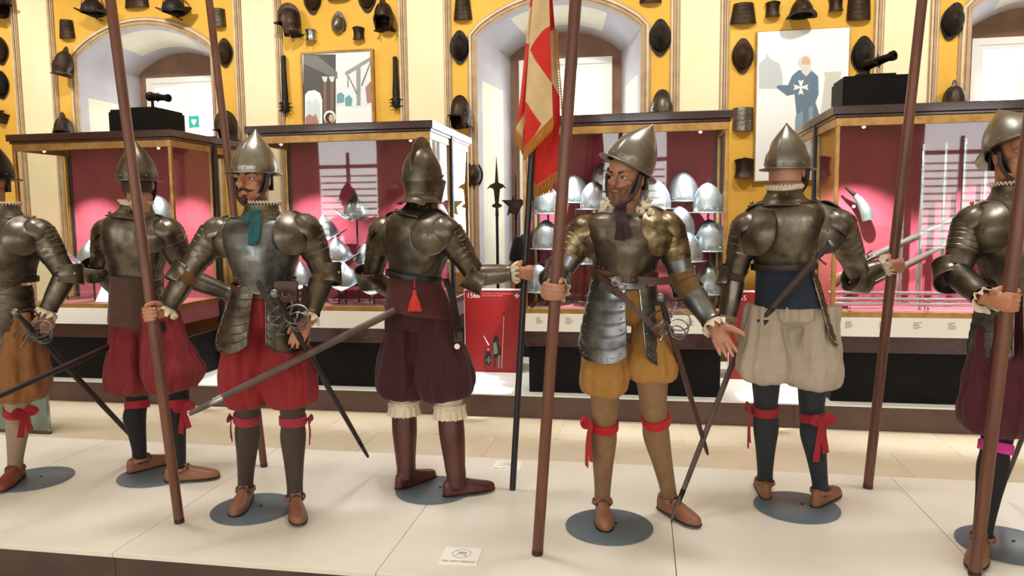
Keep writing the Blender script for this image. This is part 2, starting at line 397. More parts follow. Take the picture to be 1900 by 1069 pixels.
# emergency signs stuck on the window glass of the first niche
c = WIN_C[0]
p = onY(360, 226, BY-.01)
m = MB().box((p.x-.07, BY-.012, p.z-.075), (p.x+.07, BY-.004, p.z+.075)); sg = tag(obj('emergency_sign', m, 'teal_sign', smooth=False), 'small teal emergency sign stuck on the window behind the toy cannon', 'sign')
m = MB().prism([(p.x-.035, BY-.0135, p.z+.03), (p.x+.035, BY-.0135, p.z+.03), (p.x+.035, BY-.0135, p.z-.005), (p.x, BY-.0135, p.z-.05), (p.x-.035, BY-.0135, p.z-.005)], (0, .001, 0)); obj('arrow_symbol', m, 'print_white', sg, smooth=False)
struct(obj('ceiling', MB().box((HALL_X0, HALL_Y0, HALL_Z), (HALL_X1, WY+.1, HALL_Z+.1)), 'ceiling_plaster', smooth=False))
struct(obj('wall_left', MB().box((HALL_X0-.1, HALL_Y0, 0), (HALL_X0, WY, HALL_Z)), 'cream_plaster', smooth=False))
struct(obj('wall_right', MB().box((HALL_X1, HALL_Y0, 0), (HALL_X1+.1, WY, HALL_Z)), 'cream_plaster', smooth=False))
m = MB().box((HALL_X0, HALL_Y0-.1, 0), (HALL_X1, HALL_Y0, HALL_Z))
struct(obj('wall_front', m, 'cream_plaster', smooth=False))
for i, x in enumerate(OPP_C):
    wn = struct(bpy.data.objects.new('window_%d' % (i+4), None)); C.objects.link(wn); m = MB(); y = HALL_Y0
    for a, b, c0, d in ((-.75, -.65, .9, 3.6), (.65, .75, .9, 3.6), (-.75, .75, .85, .95), (-.75, .75, 3.55, 3.68), (-.04, .04, .95, 3.55), (-.65, .65, 2.7, 2.78)):
        m.box((x+a, y, c0), (x+b, y+.16, d))
    obj('window_frame', m, 'white_paint', wn, smooth=False)
    for q in range(12):
        z = 1.0+q*.14; obj('louvre_slat', MB().box((-.62, -.02, -.004), (.62, .02, .004), M.Translation((x, y+.13, z)) @ M.Rotation(R(50), 4, 'X')), 'white_paint', wn, smooth=False)
# floor
fl = struct(obj('floor', MB().box((HALL_X0, HALL_Y0, -.1), (HALL_X1, WY+.9, -.004)), 'stone_floor', smooth=False))
tm = MB().box((0, 0, -.004), (.896, .546, 0)).mesh('slab'); tm.materials.append(MATS['stone_floor'])
for i in range(12):
    for j in range(3):
        t = bpy.data.objects.new('slab', tm); C.objects.link(t); t.parent = fl; t.location = (-6.9+i*.9+(.45 if j % 2 else 0), 4.1+j*.55, 0)
# ------------------------------------------------------------------ platform
PZ = .18; PY0, PY1 = 2.72, 4.20
pl = thing('display_platform', 'low cream panelled platform with dark skirting carrying the armoured mannequins', 'platform', (-.4, 3.4, 0), world=True)
for i in range(-3, 5):
    x0, x1 = -2.25+1.195*(i)+.0015, -2.25+1.195*(i+1)-.0015
    obj('top_panel', MB().box((x0, PY0, PZ-.022), (x1, PY1, PZ)), 'platform_white', pl, smooth=False, bevel=.0015)
    obj('skirting_board', MB().box((x0, PY0+.012, 0), (x1, PY0+.03, PZ-.022)), 'dark_skirting', pl, smooth=False)
    obj('rear_skirting_board', MB().box((x0, PY1-.03, 0), (x1, PY1-.012, PZ-.022)), 'dark_skirting', pl, smooth=False)
# ------------------------------------------------------------------ plinth
QZ = .19; QY = 5.745
pn = thing('case_plinth', 'long brown plinth with a white top running under all the glass cases', 'plinth', (-1, 6.5, 0), world=True)
obj('plinth_top', MB().box((-7.4, QY, QZ-.012), (5.4, 7.35, QZ)), 'plinth_white', pn, smooth=False, bevel=.002)
for i in range(6):
    x0 = -7.4+i*2.133; obj('front_board', MB().box((x0+.001, QY+.004, 0), (x0+2.132, QY+.03, QZ-.012)), 'plinth_brown', pn, smooth=False)
obj('plinth_core', MB().box((-7.39, QY+.03, 0), (5.39, 7.34, QZ-.012)), 'plinth_brown', pn, smooth=False)
# ------------------------------------------------------------------ glass cases
CASE_X = [-5.55, -3.25, -.935, 1.385]; CW = 1.565; CY0, CYD, CY1 = 5.80, 6.45, 7.12
Z_F0, Z_L0, Z_L1, Z_G0, Z_G1, Z_C0, Z_C1 = .575, .70, .842, .882, 2.245, 2.305, 2.388
case_lab = ['glass museum case with red lining below a black toy cannon, holding few polished helmets',
            'glass museum case with dark red lining holding polished crescent-brimmed helmets',
            'glass museum case with red lining crowded with polished pointed helmets on stands',
            'glass museum case with pink lit lining holding gun barrels and a powder horn']
case_roots = []
def caption(root, x, z, n):
    mq = MB()
    for q in range(n): mq.box((x, CY0-.0125, z-q*.011), (x+random.uniform(.03, .062), CY0-.0118, z-q*.011+.0045))
    obj('caption_print', mq, 'print_grey', root, smooth=False)
for ci, x0 in enumerate(CASE_X):
    x1 = x0+CW; rt = thing('display_case', case_lab[ci], 'display case', (x0+CW/2, (CY0+CY1)/2, QZ), 'glass cases along the plinth', world=True); case_roots.append(rt)
    obj('base', MB().box((x0+.03, CY0+.055, QZ), (x1-.03, CY1-.05, Z_F0)), 'case_black', rt, smooth=False)
    obj('fascia', MB().box((x0+.005, CY0+.01, Z_F0), (x1-.005, CY1-.01, Z_L0)), 'mahogany', rt, smooth=False, bevel=.004)
    lb = obj('label_strip', MB().box((x0+.004, CY0-.012, Z_L0), (x1-.004, CY0+.01, Z_L1)), 'label_white', rt, smooth=False)
    for q in range(6 if ci in (2, 3) else 1):
        caption(lb, x0+.10+q*.235, Z_L1-.035, 5)
    obj('deck', MB().box((x0+.01, CY0+.012, Z_L0), (x1-.01, CY1-.012, Z_G0-.012)), 'red_felt', rt, smooth=False)
    bw = .036
    for za, zb in ((Z_L1, Z_G0), (Z_G1, Z_C0)):
        m = MB()
        m.box((x0, CY0, za), (x1, CY0+bw, zb)); m.box((x0, CY1-bw, za), (x1, CY1, zb))
        for xa in (x0, x1-bw): m.box((xa, CY0+bw, za), (xa+bw, CY1-bw, zb))
        obj('brass_rail', m, 'brass', rt, smooth=False, bevel=.003)
    for xa in (x0, x1-bw*.8):
        for ya in (CY0, CY1-bw*.8): obj('brass_post', MB().box((xa, ya, Z_G0), (xa+bw*.8, ya+bw*.8, Z_G1)), 'brass', rt, smooth=False, bevel=.003)
        obj('divider_post', MB().box((xa-.018, CYD-.02, QZ+.02), (xa+bw*.8+.018, CYD+.03, Z_C1+.012)), 'case_navy', rt, smooth=False)
        for yy in (CYD-.048, CYD+.033): obj('brass_post', MB().box((xa+.004, yy, Z_G0), (xa+.024, yy+.02, Z_G1)), 'brass', rt, smooth=False)
    obj('backing_panel', MB().box((x0+.045, CYD-.012, Z_G0-.012), (x1-.045, CYD+.012, Z_C0)), 'red_felt', rt, smooth=False)
    obj('glass_pane', MB().box((x0+bw*.8, CY0+.008, Z_G0), (x1-bw*.8, CY0+.014, Z_G1)), 'case_glass', rt, smooth=False)
    obj('glass_pane', MB().box((x0+bw*.8, CY1-.014, Z_G0), (x1-bw*.8, CY1-.008, Z_G1)), 'case_glass', rt, smooth=False)
    for xa in (x0+.008, x1-.014):
        for ya, yb in ((CY0+bw*.8, CYD-.048), (CYD+.053, CY1-bw*.8)): obj('glass_pane', MB().box((xa, ya, Z_G0), (xa+.006, yb, Z_G1)), 'case_glass', rt, smooth=False)
    m = MB().box((x0-.012, CY0-.012, Z_C0), (x1+.012, CY1+.012, Z_C0+.022)).box((x0-.03, CY0-.03, Z_C0+.022), (x1+.03, CY1+.03, Z_C1))
    obj('crown', m, 'mahogany', rt, smooth=False, bevel=.005)
    for sx in (x0+.22, x1-.20):
        for yy in (CY0+.12,):
            m = MB().lathe([(.0, 0), (.022, 0), (.026, -.03), (.02, -.045), (.012, -.046)], 12, M.Translation((sx, yy, Z_C0-.012))); sp = obj('case_lamp', m, 'chrome', rt)
            obj('bulb', MB().ell((sx, yy, Z_C0-.06), (.011, .011, .006)), 'lamp_white', sp)
            lamp('SPOT', 'case_spot', (sx, yy, Z_C0-.075), (sx+(.12 if sx < x0+.5 else -.12), CYD-.18, 1.0), (200, 210, 270, 340)[ci], (1, .97, .95), .015, angle=78, blend=.7)
    for yy in (CY0+.10, CYD-.12): obj('support_rod', MB().tube([(x0+.07, yy, Z_G0+.0), (x1-.07, yy, Z_G0+.0)], .004, 6), 'chrome', rt)
# interior lamp light of the rear halves
for x0 in CASE_X: lamp('SPOT', 'case_spot', (x0+CW/2, CY1-.12, Z_C0-.05), (x0+CW/2, CYD+.2, 1.0), 16, (1, .97, .95), .03, angle=100, blend=.8)
# ================================================================== mannequin kit
def hand_mb(pose='grip', spread=0.):
    """right hand: wrist at origin, fingers +x, thumb +y, back of hand +z"""
    m = MB()
    m.limb([(-.03, 0, 0), (.0, 0, 0), (.035, 0, .002), (.07, 0, .002), (.088, 0, 0)], [.024, .025, .036, .038, .034], 14, 3, mod=lambda t, a: 1-.52*abs(math.cos(a)), ref=V((0, 0, 1)))
    fx = {'grip': (62, 92, 55), 'relaxed': (24, 34, 20), 'open': (10, 14, 8), 'flat': (6, 26, 12)}[pose]
    for i, (y, ln, r) in enumerate(((.029, .072, .0092), (.010, .080, .0096), (-.010, .075, .0092), (-.028, .060, .0082))):
        p = V((.083-abs(y-.006)*.18, y, .0)); a = 0; pts = [p-V((.02, 0, 0)), p]; rr = [r*1.15, r*1.12]
        for k, (f, q) in enumerate(zip(fx, (.46, .30, .24))):
            a += R(f*(1+.05*i)); d = V((math.cos(a), (y*5*.10 if pose in ('open', 'relaxed', 'flat') else -y*.25)+spread*y*8, -math.sin(a))).normalized()
            p = p+d*ln*q; pts.append(p); rr.append(r*(1-.08*(k+1)))
        if pose == 'grip':
            b0 = .083-abs(y-.006)*.18; yy = lambda k: y*(1-.05*k)
            pts = [V((b0-.02, y, 0)), V((b0, y, -.002)), V((.090, yy(1), -.026)), V((.083, yy(2), -.060)), V((.060, yy(3), -.0735)), V((.040-(.0 if i < 3 else -.008), yy(3), -.068))]; rr = [r*1.15, r*1.15, r*1.08, r*1.02, r*.96, r*.88]
        m.limb(pts, rr, 10, 3); m.ell(pts[-1], (rr[-1],)*3, None, 10, 6)
    if pose == 'grip': tp = [V((.010, .022, -.006)), V((.030, .045, -.030)), V((.050, .050, -.062)), V((.074, .043, -.078))]
    elif pose == 'open': tp = [V((.012, .024, -.004)), V((.042, .056, -.012)), V((.068, .078, -.016)), V((.088, .090, -.020))]
    else: tp = [V((.012, .024, -.006)), V((.045, .048, -.020)), V((.078, .058, -.030)), V((.100, .058, -.036))]
    m.limb(tp, [.017, .0135, .0115, .009], 10, 3); m.ell(tp[-1], (.009,)*3, None, 10, 6)
    return m
HANDS = {}
for _p in ('grip', 'relaxed', 'open', 'flat'): HANDS[_p] = mesh_mb(remeshed(hand_mb(_p, .25 if _p == 'open' else 0), .0032, 2))
def hand_frame(wrist, x, thumb, left=False):
    x = V(x).normalized(); t = V(thumb); t = (t-x*t.dot(x)).normalized(); z = x.cross(t)
    if left: z = -z; y = -t
    else: y = t
    return M(((x.x, y.x, z.x, wrist.x), (x.y, y.y, z.y, wrist.y), (x.z, y.z, z.z, wrist.z), (0, 0, 0, 1)))
MIR = M.Scale(-1, 4, (0, 1, 0))
def head_mb():
    m = MB()
    m.ell((-.012, 0, .032), (.099, .077, .088), None, 24, 16); m.ell((.022, 0, -.040), (.068, .060, .076), None, 24, 16)
    m.ell((.070, 0, -.100), (.021, .024, .016)); m.ell((.045, 0, .045), (.055, .062, .055))
    m.limb([(.086, 0, .028), (.098, 0, .006), (.113, 0, -.020), (.106, 0, -.032)], [.0075, .0078, .0108, .007], 10, 3)
    for s in (-1, 1):
        m.ell((.095, s*.0105, -.0265), (.010, .0068, .006)); m.limb([(.070, s*.056, .018), (.087, s*.036, .026), (.093, s*.012, .022)], [.008, .009, .008], 8, 3)
        m.ell((.054, s*.043, -.018), (.022, .017, .018)); m.ell((-.008, s*.076, -.004), (.020, .008, .031)); m.ell((.012, s*.052, -.072), (.040, .016, .026))
        m.limb([(.074, s*.047, .0095), (.0835, s*.032, .0145), (.081, s*.017, .009)], [.004, .005, .004], 8, 3)       # upper lids
    m.ell((.088, 0, -.055), (.012, .025, .007)); m.ell((.086, 0, -.067), (.011, .020, .0075)); m.ell((.080, 0, -.048), (.016, .03, .015))
    m.limb([(-.018, 0, -.03), (-.020, 0, -.09), (-.022, 0, -.15), (-.024, 0, -.20)], [.064, .058, .057, .064], 20, 3)
    return m
HEAD = mesh_mb(remeshed(head_mb(), .0038, 2))
HELM_L, HELM_W = .128, .104
def bowl_pt(u, v, h, lean=.02, L=HELM_L, Wd=HELM_W, keel=.006, blunt=False):
    """almond shaped skull: u round (0 = front), v 0 rim .. 1 apex"""
    a = 2*PI*u; r = (1-v**2.0)**(.84+.40*v*v) if v < 1 else 0
    if blunt: r = (1-v**2.5)**.62 if v < 1 else 0
    r = r*(1-.04*math.exp(-((v-.0)/.08)**2))
    k = 1+keel/Wd*math.exp(-(math.sin(a)/.16)**2)*(1-.3*v)
    x = L*r*math.cos(a)*k - lean*v**2.2; y = Wd*r*math.sin(a)
    return V((x, y, h*v))
def morion(parent, mx, mt, h=.21, brim=.032, lean=.03, brim_drop=.012, peak=.0, L=HELM_L, Wd=HELM_W, rivmat='rivet', name='helmet', nr=14, crest=0., tip=.012, blunt=False):
    """pointed helmet with a brim; local: x front, z up, rim at z=0. peak lifts the brim ends into a crescent"""
    m = MB(); m.patch(lambda u, v: bowl_pt(-u, min(v, .999), h, lean, L, Wd, blunt=blunt), 48, 18, .003, True)
    def br(u, v):
        a = -2*PI*u; w_ = brim*(1+.35*abs(math.cos(a))**3)+tip*abs(math.cos(a))**14; rr = v*w_-.004
        c, s_ = math.cos(a), math.sin(a); nx, ny = c/L, s_/Wd; q = math.hypot(nx, ny)
        lift = peak*(abs(c)**2.2*v - .35*(1-abs(c))*v)
        return V((L*c+nx/q*rr + (math.copysign(.35*peak*v*abs(c)**3, c)), Wd*s_+ny/q*rr, .004-brim_drop*v*(1-.3*v) + lift))
    m.patch(br, 48, 5, .003, True)
    rim = [mx @ br(i/48, 1) for i in range(48)]
    for i in range(len(m.v)): m.v[i] = mx @ m.v[i]
    hm = obj(name, m, mt, parent, sharp=50)
    obj('brim_edge', MB().tube(rim, .0032, 6, closed=True), mt, hm)
    if crest:
        def cf(u, v):
            a = PI*(.08+.84*u); return V((math.cos(a)*L*1.0, 0, h*.18+math.sin(a)*(h*.86+crest*v)))
        mc = MB()
        for s_ in (1,): mc.patch(lambda u, v: cf(u, v)+V((0, .004*(1-v), 0)), 28, 5, .008*1)
        for i in range(len(mc.v)): mc.v[i] = mx @ mc.v[i]
        obj('crest', mc, mt, hm)
    if nr:
        mr = MB()
        for i in range(nr):
            u = (i+.5)/nr; p = bowl_pt(u, .10, h, lean, L, Wd, blunt=blunt); nn = V((p.x/L**2, p.y/Wd**2, 0)).normalized()
            mr.ell((0, 0, 0), (.0055, .0055, .0055), mx @ M.Translation(p+nn*.001), 8, 6)
        r_ = obj('rivets', mr, rivmat, hm); r_['kind'] = 'stuff'
    return hm
def burgonet(parent, mx, mt):
    m = MB(); L, Wd, h = .122, .100, .175
    def bp(u, v):
        a = -2*PI*u; ph = v*PI/2*.999; r = math.cos(ph)**.85; return V((L*r*math.cos(a), Wd*r*math.sin(a), h*math.sin(ph)-.02))
    m.patch(bp, 40, 14, .003, True)
    m.patch(lambda u, v: (lambda a, f: V((f*L*math.cos(a), f*Wd*math.sin(a), -.02-.075*v)))(-(PI+1.95*(u-.5)*2), 1.0-.10*math.sin(v*PI*.55)), 30, 6, .003)         # skull sides
    m.patch(lambda u, v: (lambda a, f: V((f*L*math.cos(a), f*Wd*math.sin(a), -.09-.045*v-.008*math.cos(a))))(-(PI+1.5*(u-.5)*2), .92+.36*v*v), 30, 6, .003)   # neck flange
    m.patch(lambda u, v: (lambda a: V(((L+.05*v)*math.cos(a), Wd*1.01*math.sin(a), .0-.012*v)))(-((u-.5)*1.9)), 16, 4, .003)                                        # peak
    for i in range(len(m.v)): m.v[i] = mx @ m.v[i]
    hm = obj('helmet', m, mt, parent, sharp=50)
    mc = MB()
    def cf(u, v):
        a = PI*(.02+.88*u); q = math.sin(PI*u)**.6; return V((math.cos(a)*(L+.004+.045*v*q*.5), 0, -.02+math.sin(a)*(h+.004)+.055*v*q))
    rs = []
    for i in range(33):
        u = i/32; A, B = cf(u, -.2), cf(u, 1); rs.append([A+V((0, .011, 0)), (A+B)/2+V((0, .008, 0)), B+V((0, .004, 0)), B-V((0, .004, 0)), (A+B)/2-V((0, .008, 0)), A-V((0, .011, 0))])
    mc.rings(rs)
    for i in range(len(mc.v)): mc.v[i] = mx @ mc.v[i]
    obj('comb', mc, mt, hm, sharp=30)
    for s_ in (-1, 1):
        mm = MB(); mm.patch(lambda u, v: V((.015+.085*(u-.25)*(1-.35*v), s_*(.099+.004*math.sin(u*PI)-.02*v), -.015-.12*v)), 8, 10, .003 if s_ > 0 else -.003)
        for i in range(len(mm.v)): mm.v[i] = mx @ mm.v[i]
        ck = obj('cheek_guard', mm, mt, hm); obj('pivot_stud', MB().ell((0, 0, 0), (.008, .008, .008), mx @ M.Translation((.03, s_*.105, .01)), 10, 6), 'rivet', ck)
    mr = MB()
    for i in range(15):
        a = PI+1.5*(i/14-.5)*2; mr.ell((L*.93*math.cos(a), Wd*.93*math.sin(a), -.082), (.004,)*3, mx, 6, 5)
    obj('rivets', mr, 'rivet', hm)['kind'] = 'stuff'
    return hm
def stepped(n, amp):
    """n overlapping plates along a limb: radius steps"""
    return lambda t, a: 1+amp*(1-((t*n) % 1.0)) if t < .999 else 1
def ribbon(name, pts, wd, parent, mt, nrm, th=.003, taper=None):
    P, _ = spline(pts, 1, 5); rs = []; nrm = V(nrm)
    for i, p in enumerate(P):
        t = (P[min(i+1, len(P)-1)]-P[max(i-1, 0)]).normalized(); sd = t.cross(nrm).normalized(); n2 = sd.cross(t)
        w_ = wd/2*(taper(i/(len(P)-1)) if taper else 1)
        rs.append([p+sd*w_+n2*th/2, p+n2*th*1.2, p-sd*w_+n2*th/2, p-sd*w_-n2*th/2, p-n2*th*.2, p+sd*w_-n2*th/2])
    return obj(name, MB().rings(rs), mt, parent)
def band(name, c, s, f, up, a, b, r, parent, mt, tilt=V((0, 0, 0)), flat=.32, n=40, bulge=0):
    """belt or garter: closed band round an ellipse"""
    pts = [c + s*math.sin(2*PI*i/n)*a + f*math.cos(2*PI*i/n)*b + up*(tilt.x*math.sin(2*PI*i/n)+tilt.y*math.cos(2*PI*i/n)) for i in range(n)]
    rs = []
    for i, p in enumerate(pts):
        o = (p-c); o = (o-up*o.dot(up)).normalized()
        rs.append([p+o*(r*flat)*k1+up*r*k2 for k1, k2 in ((-1, -1), (0.6, -1), (1, -.8), (1, .8), (.6, 1), (-1, 1))])
    return obj(name, MB().rings(rs, closed=True), mt, parent, sharp=50)
def ruffle(name, c, s, f, up, r0, r1, h, waves, parent, mt, amp=.012, th=.002, z0=0., a0=0., a1=2*PI, sx=1.):
    full = abs(a1-a0-2*PI) < 1e-6
    def fn(u, v):
        a = a0+(a1-a0)*u; r = r0+(r1-r0)*v+amp*.5*v*math.sin(waves*a)
        return c + s*math.sin(a)*r*sx + f*math.cos(a)*r + up*(z0+h*v+amp*v*math.cos(waves*a+1.2*math.sin(3*a)))
    return obj(name, MB().patch(fn, int(waves*8), 6, th, full), mt, parent, sharp=80)
def bow(parent, p, out, up, mt, size=.05, drop=.12):
    out = V(out).normalized(); sd = out.cross(up).normalized(); B = None
    m = MB().ell((0, 0, 0), (size*.22, size*.2, size*.25), frame(sd, up, p+out*.006), 10, 6); kn = obj('bow', m, mt, parent)
    for s_ in (-1, 1):
        ribbon('bow_loop', [p+out*.008, p+out*.02+sd*s_*size*.6+up*size*.35, p+out*.024+sd*s_*size*1.0+up*size*.05, p+out*.018+sd*s_*size*.6-up*size*.2, p+out*.008], size*.5, kn, mt, out+up*.3)
        ribbon('bow_tail', [p+out*.008, p+out*.014+sd*s_*size*.25-up*drop*.45, p+out*.012+sd*s_*size*.45-up*drop*(1 if s_ > 0 else .8)], size*.55, kn, mt, out, taper=lambda t: .7+.5*t)
    return kn
def strap_band(name, pts, wd, parent, mt, c, th=.004):
    """strap lying on a body: normals point away from axis point c"""
    P, _ = spline(pts, 1, 6); rs = []
    for i, p in enumerate(P):
        t = (P[min(i+1, len(P)-1)]-P[max(i-1, 0)]).normalized(); n = p-c; n.z *= .2; n = (n-t*n.dot(t)).normalized(); sd = t.cross(n)
        rs.append([p+sd*wd/2, p+sd*wd/2+n*th, p-sd*wd/2+n*th, p-sd*wd/2])
    return obj(name, MB().rings(rs), mt, parent, smooth=False)
def disc_stand(c, label):
    m = MB().lathe([(0, 0), (.195, 0), (.2, .002), (.2, .007), (.186, .011), (0, .011)], 56, M.Translation((c.x, c.y, PZ)))
    r = thing('base_disc', label, 'stand', (c.x, c.y, PZ), 'round steel discs under the mannequins', world=True)
    obj('disc', m, 'disc_grey', r)
    obj('fixing_screw', MB().lathe([(0, .0), (.007, .0), (.006, .003), (0, .003)], 10, M.Translation((c.x+.03, c.y+.02, PZ+.011))), 'case_black', r)
DZ = PZ+.011
def soldier(S):
    """one armoured mannequin; joints are photo pixels set at stated depths on the platform"""
    Y0 = S['Y0']
    def J(k):
        p = S[k]; return onY(p[0], p[1], Y0+(p[2] if len(p) > 2 else 0))
    base = onZ(*S['disc'], PZ)
    root = thing('armoured_mannequin', S['label'], 'mannequin', (base.x, base.y, PZ), 'armoured soldier mannequins', world=True)
    disc_stand(base, S['disc_label'])
    def facing(yaw, at):
        c = V((CAM.x-at.x, CAM.y-at.y, 0)).normalized(); rr = V((-c.y, c.x, 0)); a = R(yaw)
        return (c*math.cos(a)+rr*math.sin(a)).normalized()
    waist, neck = J('waist'), J('neck'); f = facing(S['yaw'], waist); up = (neck-waist); L = up.length; up.normalize()
    f = (f-up*f.dot(up)).normalized(); s = up.cross(f).normalized()      # s = his left
    sc = S.get('sc', 1.)
    st, stb = S.get('steel', 'steel_dark'), S.get('pauldron', S.get('steel', 'steel_dark'))
    # ---- torso plates
    TT = [0, .12, .30, .5, .68, .80, .89, .95, 1.0]; AA = [.134, .140, .158, .176, .182, .172, .135, .090, .072]
    FF = [.108, .120, .140, .146, .136, .116, .092, .078, .070]; BB = [.088, .094, .108, .118, .118, .110, .092, .074, .064]
    def ip(t, A):
        for i in range(len(TT)-1):
            if t <= TT[i+1]:
                q = (t-TT[i])/(TT[i+1]-TT[i]); q = q*q*(3-2*q)*.4+q*.6; return A[i]+(A[i+1]-A[i])*q
        return A[-1]
    def tp(th, t, off=0., keel=True):
        a, b = (ip(t, AA)+off)*sc, ((ip(t, FF) if math.cos(th) > 0 else ip(t, BB))+off)*sc
        sx, cx = math.sin(th), math.cos(th); e = .88
        x = math.copysign(abs(sx)**e, sx)*a; y = math.copysign(abs(cx)**e, cx)*b
        if keel and cx > 0: y += .030*max(0, 1-abs(th)/.75)*math.exp(-((t-.12)/.50)**2); 
        dip = .055*max(0, cx)**5*max(0, 1-t/.25) if cx > 0 else 0
        if cx < 0: y -= .006*math.cos(PI*min(1, abs(abs(th)-PI)/.35))*(1 if abs(abs(th)-PI) < .35 else 0)*0
        return waist + up*(L*t-dip) + s*x + f*y
    hw = S.get('thmax', .90)
    m = MB().patch(lambda u, v: tp((u-.5)*2*1.72, v*hw), 48, 26, -.004); bp = obj('breastplate', m, S.get('breast', st), root, sharp=25)
    m = MB().patch(lambda u, v: tp(PI+(u-.5)*2*1.50, v*hw, -.003), 40, 22, -.004); obj('backplate', m, S.get('back', st), root, sharp=40)
    obj('waist_roll', MB().tube([tp((i/60)*2*PI-PI, .0) for i in range(60)], .006, 8, closed=True), st, bp)
    obj('neck_roll', MB().tube([tp((i/40)*2*PI-PI, hw-.01, .004) for i in range(40)], .005, 8, closed=True), st, bp)
    m = MB()
    for i in range(18):
        th = (i/17-.5)*3.2; m.ell(tp(th, .045, .002), (.0045,)*3, None, 8, 5)
    obj('rivets', m, 'rivet', bp)['kind'] = 'stuff'
    # ---- gorget
    def gp(u, v):
        a = -2*PI*u; r = (.125, .112, .094, .080, .074, .076)[min(5, int(v*5))]; vv = v*5; i = min(4, int(vv)); q = vv-i
        rr = [.128, .112, .094, .080, .075, .079]; r = rr[i]+(rr[i+1]-rr[i])*q; z = [-.075, -.05, -.03, -.005, .018, .028]; zz = z[i]+(z[i+1]-z[i])*q
        return neck + up*(zz+.012-.02*math.cos(a)*(1-v)*.8) + s*math.sin(a)*r*1.0*sc + f*(math.cos(a)*r*.96*sc+.006)
    if not S.get('no_gorget'):
        g = obj('gorget', MB().patch(gp, 40, 15, .003, True), S.get('gorget', st), root)
        m = MB()
        for i in range(12): m.ell(gp((i+.5)/12, .5), (.0045,)*3, None, 8, 5)
        obj('rivets', m, 'brass_stud', g)['kind'] = 'stuff'
        obj('rim', MB().tube([gp(i/40, 0) for i in range(40)], .004, 6, closed=True), st, g)
    # ---- head
    hc = J('head'); hf = facing(S['head_yaw'], hc); hup = V((0, 0, 1))+crt*S.get('head_roll', 0)
    hf = (hf+V((0, 0, S.get('head_pitch', 0)))).normalized(); HM = frame(hf, hup, hc) @ M.Scale(S.get('head_sc', .97), 4)
    body = MB().join(HEAD, HM)
    nk = HM @ V((-.022, 0, -.17)); body.limb([HM @ V((-.02, 0, -.1)), nk, neck-up*.05, waist+up*L*.4, waist, J('pelvis')], [.056, .056, .060, .075, .07, .08], 16, 3)
    skin = S.get('skin', 'skin')
    if S.get('face', True):
        for s_ in (-1, 1):
            e = obj('eye', MB().ell((.0718, s_*.032, .0025), (.0110, .0115, .0068), HM, 14, 10), 'eye_white', root)
            gz = S.get('gaze', 0.); obj('iris', MB().ell((.0812, s_*.032-gz, .0028), (.0030, .0056, .0056), HM, 10, 6), 'iris', e)
            obj('eyebrow', MB().limb([HM @ V(p) for p in ((.072, s_*.056, .020), (.090, s_*.037, .0275), (.099, s_*.013, .022))], [.0032, .0050, .0042], 8, 3), S.get('hair', 'hair_dark'), root)
        obj('lips', MB().limb([HM @ V((.090, y, -.0605+abs(y)*.05)) for y in (-.024, -.012, 0, .012, .024)], [.002, .0055, .0065, .0055, .002], 8, 2), 'lip', root)
        if S.get('moustache'):
            for s_ in (-1, 1):
                obj('moustache', MB().limb([HM @ V(p) for p in ((.104, s_*.002, -.044), (.102, s_*.016, -.049), (.092, s_*.032, -.055), (.079, s_*.045, -.050))], [.0065, .0072, .005, .0015], 8, 3), S['hair'], root)
            obj('goatee', MB().limb([HM @ V(p) for p in ((.092, 0, -.077), (.094, 0, -.090), (.089, 0, -.104), (.082, 0, -.114))], [.007, .014, .015, .008], 12, 3), S['hair'], root)
        if S.get('beard'):
            m = MB()
            def bf(u, v):
                a = (u-.5)*2*1.15; zz = -.050-.066*v; ct = .088+.006*v; r = .064-.010*v
                return HM @ V((.022+(ct-.018)*math.cos(a)*(1.0 if v < .8 else 1-.5*(v-.8)), r*math.sin(a)*1.02, zz-.012*math.cos(a)*v+.025*abs(math.sin(a))))
            obj('beard', MB().patch(bf, 24, 10, .004), 'stubble', root)
            obj('moustache', MB().limb([HM @ V(p) for p in ((.086, -.034, -.058), (.099, -.016, -.047), (.103, 0, -.045), (.099, .016, -.047), (.086, .034, -.058))], [.003, .005, .0055, .005, .003], 8, 3), 'stubble', root)
    # ---- hair at the nape, chin straps, helmet
    obj('hair', MB().patch(lambda u, v: HM @ (lambda a: V((-.012+.101*math.cos(a), .079*math.sin(a), .06-.11*v)))(PI+(u-.5)*2*1.25), 20, 8, .004), S.get('nape', S.get('hair', 'hair_dark')), root)
    hx = S.get('helm_tilt', 0.); hr = S.get('helm_roll', 0.); hs = S.get('helm_sc', 1.)
    HH = HM @ M.Translation((-.012, 0, S.get('helm_z', .040))) @ M.Rotation(hx, 4, 'Y') @ M.Rotation(hr, 4, 'X') @ M.Scale(hs, 4)
    if S.get('burgonet'): hm = burgonet(root, HM @ M.Translation((-.012, 0, .02)) @ M.Rotation(hx, 4, 'Y'), S['helm'])
    else: hm = morion(root, HH, S['helm'], **S.get('hk', {}))
    if not S.get('burgonet'):
        for s_ in (-1, 1):
            obj('cheek_guard', MB().patch(lambda u, v: HM @ V((-.030+.060*u+.042*v-.014*u*v, s_*(.086-.030*v**1.6), .045-.115*v)), 5, 10, .004*s_), S.get('cheek', 'leather_black'), hm)
            obj('chin_strap', MB().limb([HM @ V(p) for p in ((.025, s_*.083, .02), (.030, s_*.080, -.03), (.045, s_*.062, -.08), (.060, s_*.024, -.118), (.062, 0, -.124))], [.011, .011, .010, .008, .007], 10, 3, mod=lambda t, a: 1-.45*abs(math.sin(a))), S.get('strap', 'leather_dark'), root)
    # ---- collar
    ck = S.get('collar')
    cc = neck+up*.035
    if ck == 'lace': ruffle('lace_collar', cc-up*.022, s, f, up, .068, .088, .030, 34, root, 'lace', amp=.0055, th=.004)
